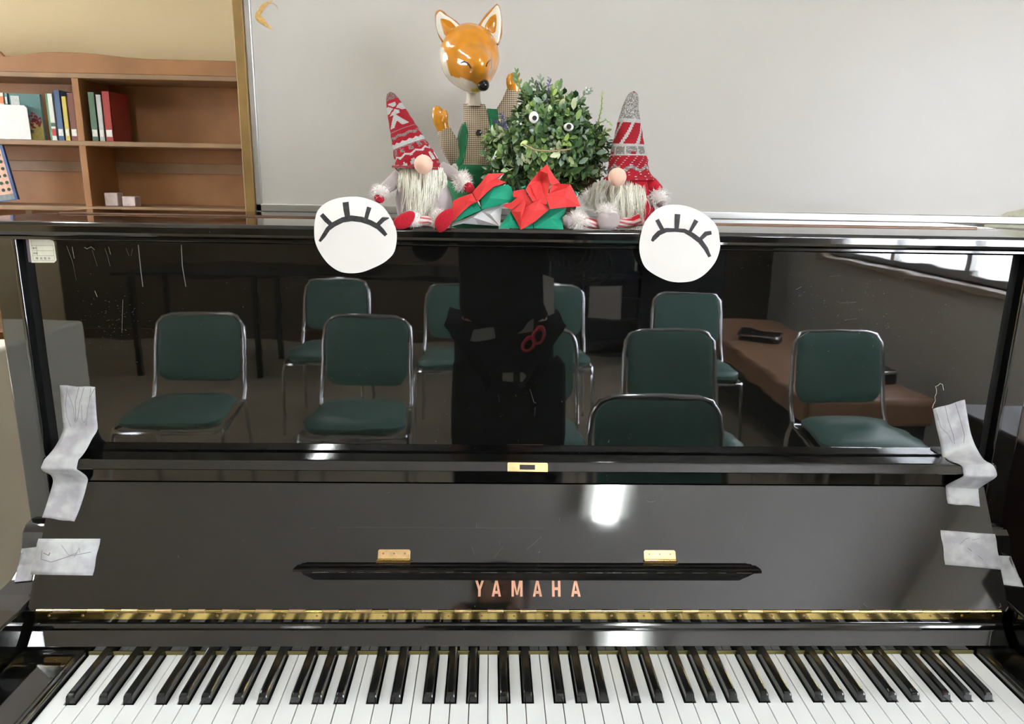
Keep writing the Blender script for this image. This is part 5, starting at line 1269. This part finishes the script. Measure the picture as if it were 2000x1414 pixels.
# dark glossy cupboard and a magazine rack in the back
cp = thing('cupboard', 'tall dark cupboard with metal edge against the back wall', 'cupboard', (1.2, -4.6, 0))
DKC = mat('dark_cupboard', lin(34, 34, 40), .35)
MB().box(.35, 1.75, -4.88, -4.42, 0, 1.9).build('cupboard_body', DKC, cp, bev=.005)
for x in (.36, 1.06): MB().box(x, x + .68, -4.418, -4.40, .05, 1.85).build('door', DKC, cp, bev=.004)
MB().box(1.035, 1.055, -4.40, -4.39, .05, 1.85).build('metal_edge', ALU, cp)
MB().box(.36, 1.74, -4.415, -4.395, 1.06, 1.09).build('rail', ALU, cp)
rk = thing('magazine_rack', 'dark rack holding a pale ruled sheet in front of the cupboard', 'rack', (.82, -4.1, 0))
MB().box(.62, 1.05, -4.22, -4.20, .18, .70).build('rack_back', DKC, rk)
for z in (.18, .34, .50, .66): MB().box(.62, 1.05, -4.24, -4.12, z, z + .012).build('rack_shelf', DKC, rk)
for x in (.62, 1.04): MB().box(x, x + .012, -4.22, -4.12, 0, .70).build('upright', DKC, rk)
o = MB().box(.66, .90, -4.118, -4.115, .36, .62).build('ruled_sheet', mat('greyish_sheet', lin(150, 140, 132), .8)); tag(o, 'greyish ruled sheet leaning on the magazine rack', 'paper')

# fluorescent ceiling light, plus two unseen ones added for fill
def ceiling_or_fill_light(x, y, rz, label, strength=14):
    t = thing('ceiling_or_fill_light', label, 'ceiling light', (x, y, ZC - .05), 'fluorescent ceiling lights')
    M_ = Matrix.Translation((x, y, 0)) @ Matrix.Rotation(math.radians(rz), 4, 'Z')
    b = MB().box(-.12, .12, -.62, .62, ZC - .04, ZC); b.v = [M_ @ v for v in b.v]; b.build('housing', mat('white_housing', lin(226, 226, 220), .5), t, bev=.004)
    for dx in (-.021, .021): MB().tube([M_ @ Vector((dx, -.59, ZC - .062)), M_ @ Vector((dx, .59, ZC - .062))], .014, 12).build('fluorescent_tube', mat('lit_tube', (.9, .97, .95), .5, emit=((.93, .98, 1.0), strength)), t, smooth=True)
    for s in (-1, 1):
        b = MB().box(-.06, .06, s * .60 - .012, s * .60 + .012, ZC - .08, ZC - .04); b.v = [M_ @ v for v in b.v]; b.build('tube_holder', MATS['white_housing'], t)
ceiling_or_fill_light(.505, -1.20, 0, 'white twin-tube fluorescent light on the ceiling, right of the photographer', 22)
ceiling_or_fill_light(-1.3, -4.15, 0, 'added twin-tube fill light on the ceiling at the back left', 22)  # unseen fixture, added as fill for the rear of the room
ceiling_or_fill_light(-1.75, .55, 0, 'added twin-tube fill light on the ceiling left of the piano', 24)  # unseen fixture, added to brighten the bookcase and cream cabinet

# ================================================================== THE PHOTOGRAPHER
def skin_mesh(name, nodes, edges, m, parent, root=0, sub=2, smooth=True):
    me = bpy.data.meshes.new(name); me.from_pydata([n[:3] for n in nodes], edges, []); o = bpy.data.objects.new(name, me); C.objects.link(o)
    o.modifiers.new('skin', 'SKIN')
    for i, n in enumerate(nodes):
        r = n[3]; o.data.skin_vertices[0].data[i].radius = r if isinstance(r, tuple) else (r, r)
    o.data.skin_vertices[0].data[root].use_root = True
    s = o.modifiers.new('sub', 'SUBSURF'); s.levels = sub; s.render_levels = sub
    dg = bpy.context.evaluated_depsgraph_get(); ev = bpy.data.meshes.new_from_object(o.evaluated_get(dg)); bpy.data.objects.remove(o)
    ob = bpy.data.objects.new(name, ev); C.objects.link(ob); ev.materials.clear(); ev.materials.append(m)
    ev.polygons.foreach_set('use_smooth', [True] * len(ev.polygons))
    if parent: ob.parent = parent; ob.matrix_parent_inverse = Matrix.Translation(-Vector(parent.location))
    return ob
SKIN = mat('skin', lin(208, 160, 132), .5, sss=.15); BLK = mat('black_knit_cloth', (.006, .006, .007), .95); HAIR = mat('black_hair', (.008, .006, .005), .45)
ps = thing('person', 'standing person in black jumper and apron raising a phone, mirrored in the panel', 'person', (-.03, -1.02, 0))
px0, py0 = -.026, -1.02
WL = (-.150, -.800, 1.335); WR = (.000, -.800, 1.335)
N_ = [(px0, py0, .93, (.120, .08)), (px0, py0 + .0, 1.08, (.115, .085)), (px0, py0 - .01, 1.24, (.15, .10)), (px0, py0 - .01, 1.36, (.13, .085)), (px0, py0 - .005, 1.43, .055), (px0, py0 + .015, 1.50, .052), (px0, py0 + .02, 1.56, .085), (px0, py0 + .025, 1.64, .082), (px0, py0 + .02, 1.70, .05),
      (px0 - .17, py0 - .01, 1.37, .058), (px0 - .245, py0 + .05, 1.13, .044), (-.175, -.86, 1.31, .030),
      (px0 + .17, py0 - .01, 1.37, .058), (px0 + .245, py0 + .05, 1.13, .044), (.025, -.86, 1.31, .030),
      (px0 - .09, py0, .86, .070), (px0 - .095, py0 + .01, .50, .058), (px0 - .10, py0 - .02, .10, .038), (px0 - .10, py0 + .10, .035, .032),
      (px0 + .09, py0, .86, .070), (px0 + .095, py0 + .01, .50, .058), (px0 + .10, py0 - .02, .10, .038), (px0 + .10, py0 + .10, .035, .032)]
E_ = [(0, 1), (1, 2), (2, 3), (3, 4), (4, 5), (5, 6), (6, 7), (7, 8), (3, 9), (9, 10), (10, 11), (3, 12), (12, 13), (13, 14), (0, 15), (15, 16), (16, 17), (17, 18), (0, 19), (19, 20), (20, 21), (21, 22)]
body = skin_mesh('body', N_, E_, SKIN, ps)
G_ = [(a, b, c, tuple(v + .012 for v in (r if isinstance(r, tuple) else (r, r)))) for a, b, c, r in N_]
G_[0] = (px0, py0, .84, (.165, .12)); G_[1] = (px0, py0, 1.06, (.155, .115))
top = [G_[i] for i in (0, 1, 2, 3, 4, 9, 10, 11, 12, 13, 14)]
skin_mesh('black_jumper', top, [(0, 1), (1, 2), (2, 3), (3, 4), (3, 5), (5, 6), (6, 7), (3, 8), (8, 9), (9, 10)], BLK, ps)
leg_ = [(px0, py0, .92, (.162, .118))] + [G_[i] for i in (15, 16, 17, 19, 20, 21)]
skin_mesh('black_trousers', leg_, [(0, 1), (1, 2), (2, 3), (0, 4), (4, 5), (5, 6)], BLK, ps)
for s in (-1, 1):
    MB().tube([(px0 + s * .10, py0 - .07, .045), (px0 + s * .10, py0 - .03, .05), (px0 + s * .10, py0 + .08, .045), (px0 + s * .10, py0 + .17, .035), (px0 + s * .10, py0 + .19, .03)], [.03, .046, .044, .036, .015], 14, flat=.9).build('shoe', mat('black_shoe', (.015, .015, .015), .4), ps, smooth=True)
# striped elbow, apron, hair, face
mb = MB(); elb = Vector((px0 + .245, py0 + .05, 1.13))
for k in range(6):
    c = elb + Vector((-.03 * k * .55 + .02, .018 * k * .5, .022 * k * .5 - .02)); mb.tube([c + Vector((.058 * math.cos(a), .058 * math.sin(a) * .5 + .012, .058 * math.sin(a))) for a in [2 * PI * j / 20 for j in range(20)]], .003, 6, closed=True)
mb.build('striped_sleeve', mat('grey_stripe', lin(66, 62, 58), .9), ps)
ap = MB(); rg = []
for z, hw, y in ((.83, .150, -.885), (.80, .178, -.880), (.70, .182, -.875), (.58, .184, -.870), (.50, .180, -.868), (.42, .175, -.868)):
    rg.append([Vector((px0 + .016 + hw * math.sin(t), y - .085 + .085 * math.cos(t) ** .6, z)) for t in [(-PI / 2 + .02) + (PI - .04) * k / 16 for k in range(17)]])
vs = [p for r_ in rg for p in r_]; ap.add(vs, [(i * 17 + k, i * 17 + k + 1, (i + 1) * 17 + k + 1, (i + 1) * 17 + k) for i in range(5) for k in range(16)])
apo = ap.build('black_apron', BLK, ps, smooth=True); md = apo.modifiers.new('t', 'SOLIDIFY'); md.thickness = .004
for x, w_, lb in ((-.032, .033, 'a'), (.022, .022, 'b')): MB().box(x, x + w_, -.882 + .009, -.882 + .012, .768, .792).build('white_label_patch', mat('apron_patch', lin(170, 165, 155), .8), apo)
MB().tube([(px0, py0 - .02, 1.46), (px0, py0 - .01, 1.60), (px0, py0 + .0, 1.69), (px0, py0 + .015, 1.725)], [.06, .098, .094, .03], 20).build('hair', HAIR, ps, smooth=True)
fy = py0 + .105
for s in (-1, 1):
    e_ = MB().sph((px0 + s * .032, fy - .004, 1.605), (.013, .009, .008), 12, 8).build('eye', mat('eye_white', lin(236, 232, 226), .2), ps, smooth=True)
    MB().sph((px0 + s * .032, fy + .004, 1.603), (.006, .002, .006), 10, 6).build('pupil', blk_, e_, smooth=True)
    MB().tube([(px0 + s * .018, fy + .002, 1.624), (px0 + s * .035, fy + .002, 1.629), (px0 + s * .048, fy - .006, 1.623)], .0025, 6).build('eyebrow', HAIR, ps)
    MB().sph((px0 + s * .086, py0 + .02, 1.59), (.010, .018, .030), 12, 8).build('ear', SKIN, ps, smooth=True)
MB().tube([(px0, fy - .002, 1.605), (px0, fy + .008, 1.585), (px0, fy + .016, 1.568), (px0, fy + .004, 1.560)], [.006, .008, .012, .008], 12).build('nose', SKIN, ps, smooth=True)
MB().tube([(px0 - .024, fy - .008, 1.535), (px0, fy + .000, 1.532), (px0 + .024, fy - .008, 1.535)], [.002, .005, .002], 8).build('mouth', mat('lip', lin(176, 96, 92), .5), ps, smooth=True)
# the phone and the hands round it
ph = thing('phone', 'black phone held upright in both hands behind the camera position', 'phone', tuple(CAM - FF * .014))
def ph_(a, b, c): return CAM + FR * a + FU * b - FF * c
mb = MB(); rg = []
for c_ in (.008, .0165): rg.append([ph_(x, y - .0, c_) for x, y in rrect(.078, .038, .010)])
mb.rings(rg); mb.build('phone_body', mat('phone_black', (.02, .02, .022), .25), ph, bev=.0015)
mb = MB(); mb.rings([[ph_(x, y, c_) for x, y in rrect(.074, .034, .007)] for c_ in (.0167, .0172)]); mb.build('screen', mat('phone_screen', (.03, .03, .035), .05), ph)
for s in (-1, 1):
    nodes = [ph_(s * .118, -.055, .052), ph_(s * .105, -.035, .036), ph_(s * .092, -.010, .026)]
    nd = [(*nodes[0], .027), (*nodes[1], (.026, .016)), (*nodes[2], (.028, .014))]; ed = [(0, 1), (1, 2)]
    for k, (b0, L_) in enumerate(((.020, .95), (.008, 1.0), (-.006, .95), (-.020, .8))):
        i0 = len(nd)
        nd += [(*ph_(s * .092, b0, .018), .0085), (*ph_(s * (.090 - .006), b0, -.001 - .001 * k), .0080), (*ph_(s * (.090 - .022 * L_), b0, -.0015), .0075), (*ph_(s * (.090 - .034 * L_), b0 - .002, .0005), .0065)]
        ed += [(2, i0), (i0, i0 + 1), (i0 + 1, i0 + 2), (i0 + 2, i0 + 3)]
    i0 = len(nd); nd += [(*ph_(s * .092, -.030, .030), .0105), (*ph_(s * .072, -.026, .030), .0095), (*ph_(s * .054, -.016, .026), .008)]; ed += [(1, i0), (i0, i0 + 1), (i0 + 1, i0 + 2)]
    skin_mesh('hand', nd, ed, SKIN, ps, sub=2)
# scissors and papers in the apron pocket
sc_ = thing('scissors', 'scissors with red loop handles stuck in the apron pocket', 'scissors', (.055, -.875, .86))
redp = mat('red_plastic', lin(206, 62, 66), .35)
for (x, z, a) in ((.045, .885, -.5), (.075, .912, -.3)):
    MB().tube([(x + .016 * math.cos(t) * math.cos(a) - .024 * math.sin(t) * math.sin(a), -.868, z + .016 * math.cos(t) * math.sin(a) + .024 * math.sin(t) * math.cos(a)) for t in [2 * PI * k / 20 for k in range(20)]], .0055, 8, closed=True).build('handle', redp, sc_, smooth=True)
MB().prism([(.046, -.869, .86), (.060, -.869, .868), (.020, -.869, .79)], (0, .002, 0)).build('blade', CHROME, sc_)
MB().prism([(.060, -.872, .875), (.070, -.872, .885), (.028, -.872, .79)], (0, .002, 0)).build('blade', CHROME, sc_)
for (pts, lb) in (([(-.135, .885), (-.055, .905), (-.060, .935), (-.120, .925)], 'folded pale paper sticking out of the left of the apron pocket'), ([(.010, .915), (.058, .925), (.058, .965), (.035, .940)], 'folded pale paper sticking out above the red scissors')):
    o = MB().prism([(x, -.872, z) for x, z in pts], (0, .002, 0)).build('folded_paper', mat('grey_paper', lin(150, 148, 142), .8)); tag(o, lb, 'paper', 'papers in the apron pocket')
o = MB().prism([(.085, -.91, 1.09), (.118, -.91, 1.08), (.122, -.91, .97), (.105, -.91, .965), (.090, -.91, 1.0)], (0, .003, 0)).build('white_slip', mat('slip_white', lin(214, 206, 196), .7)); tag(o, 'narrow white slip of paper tucked under the right arm', 'paper')
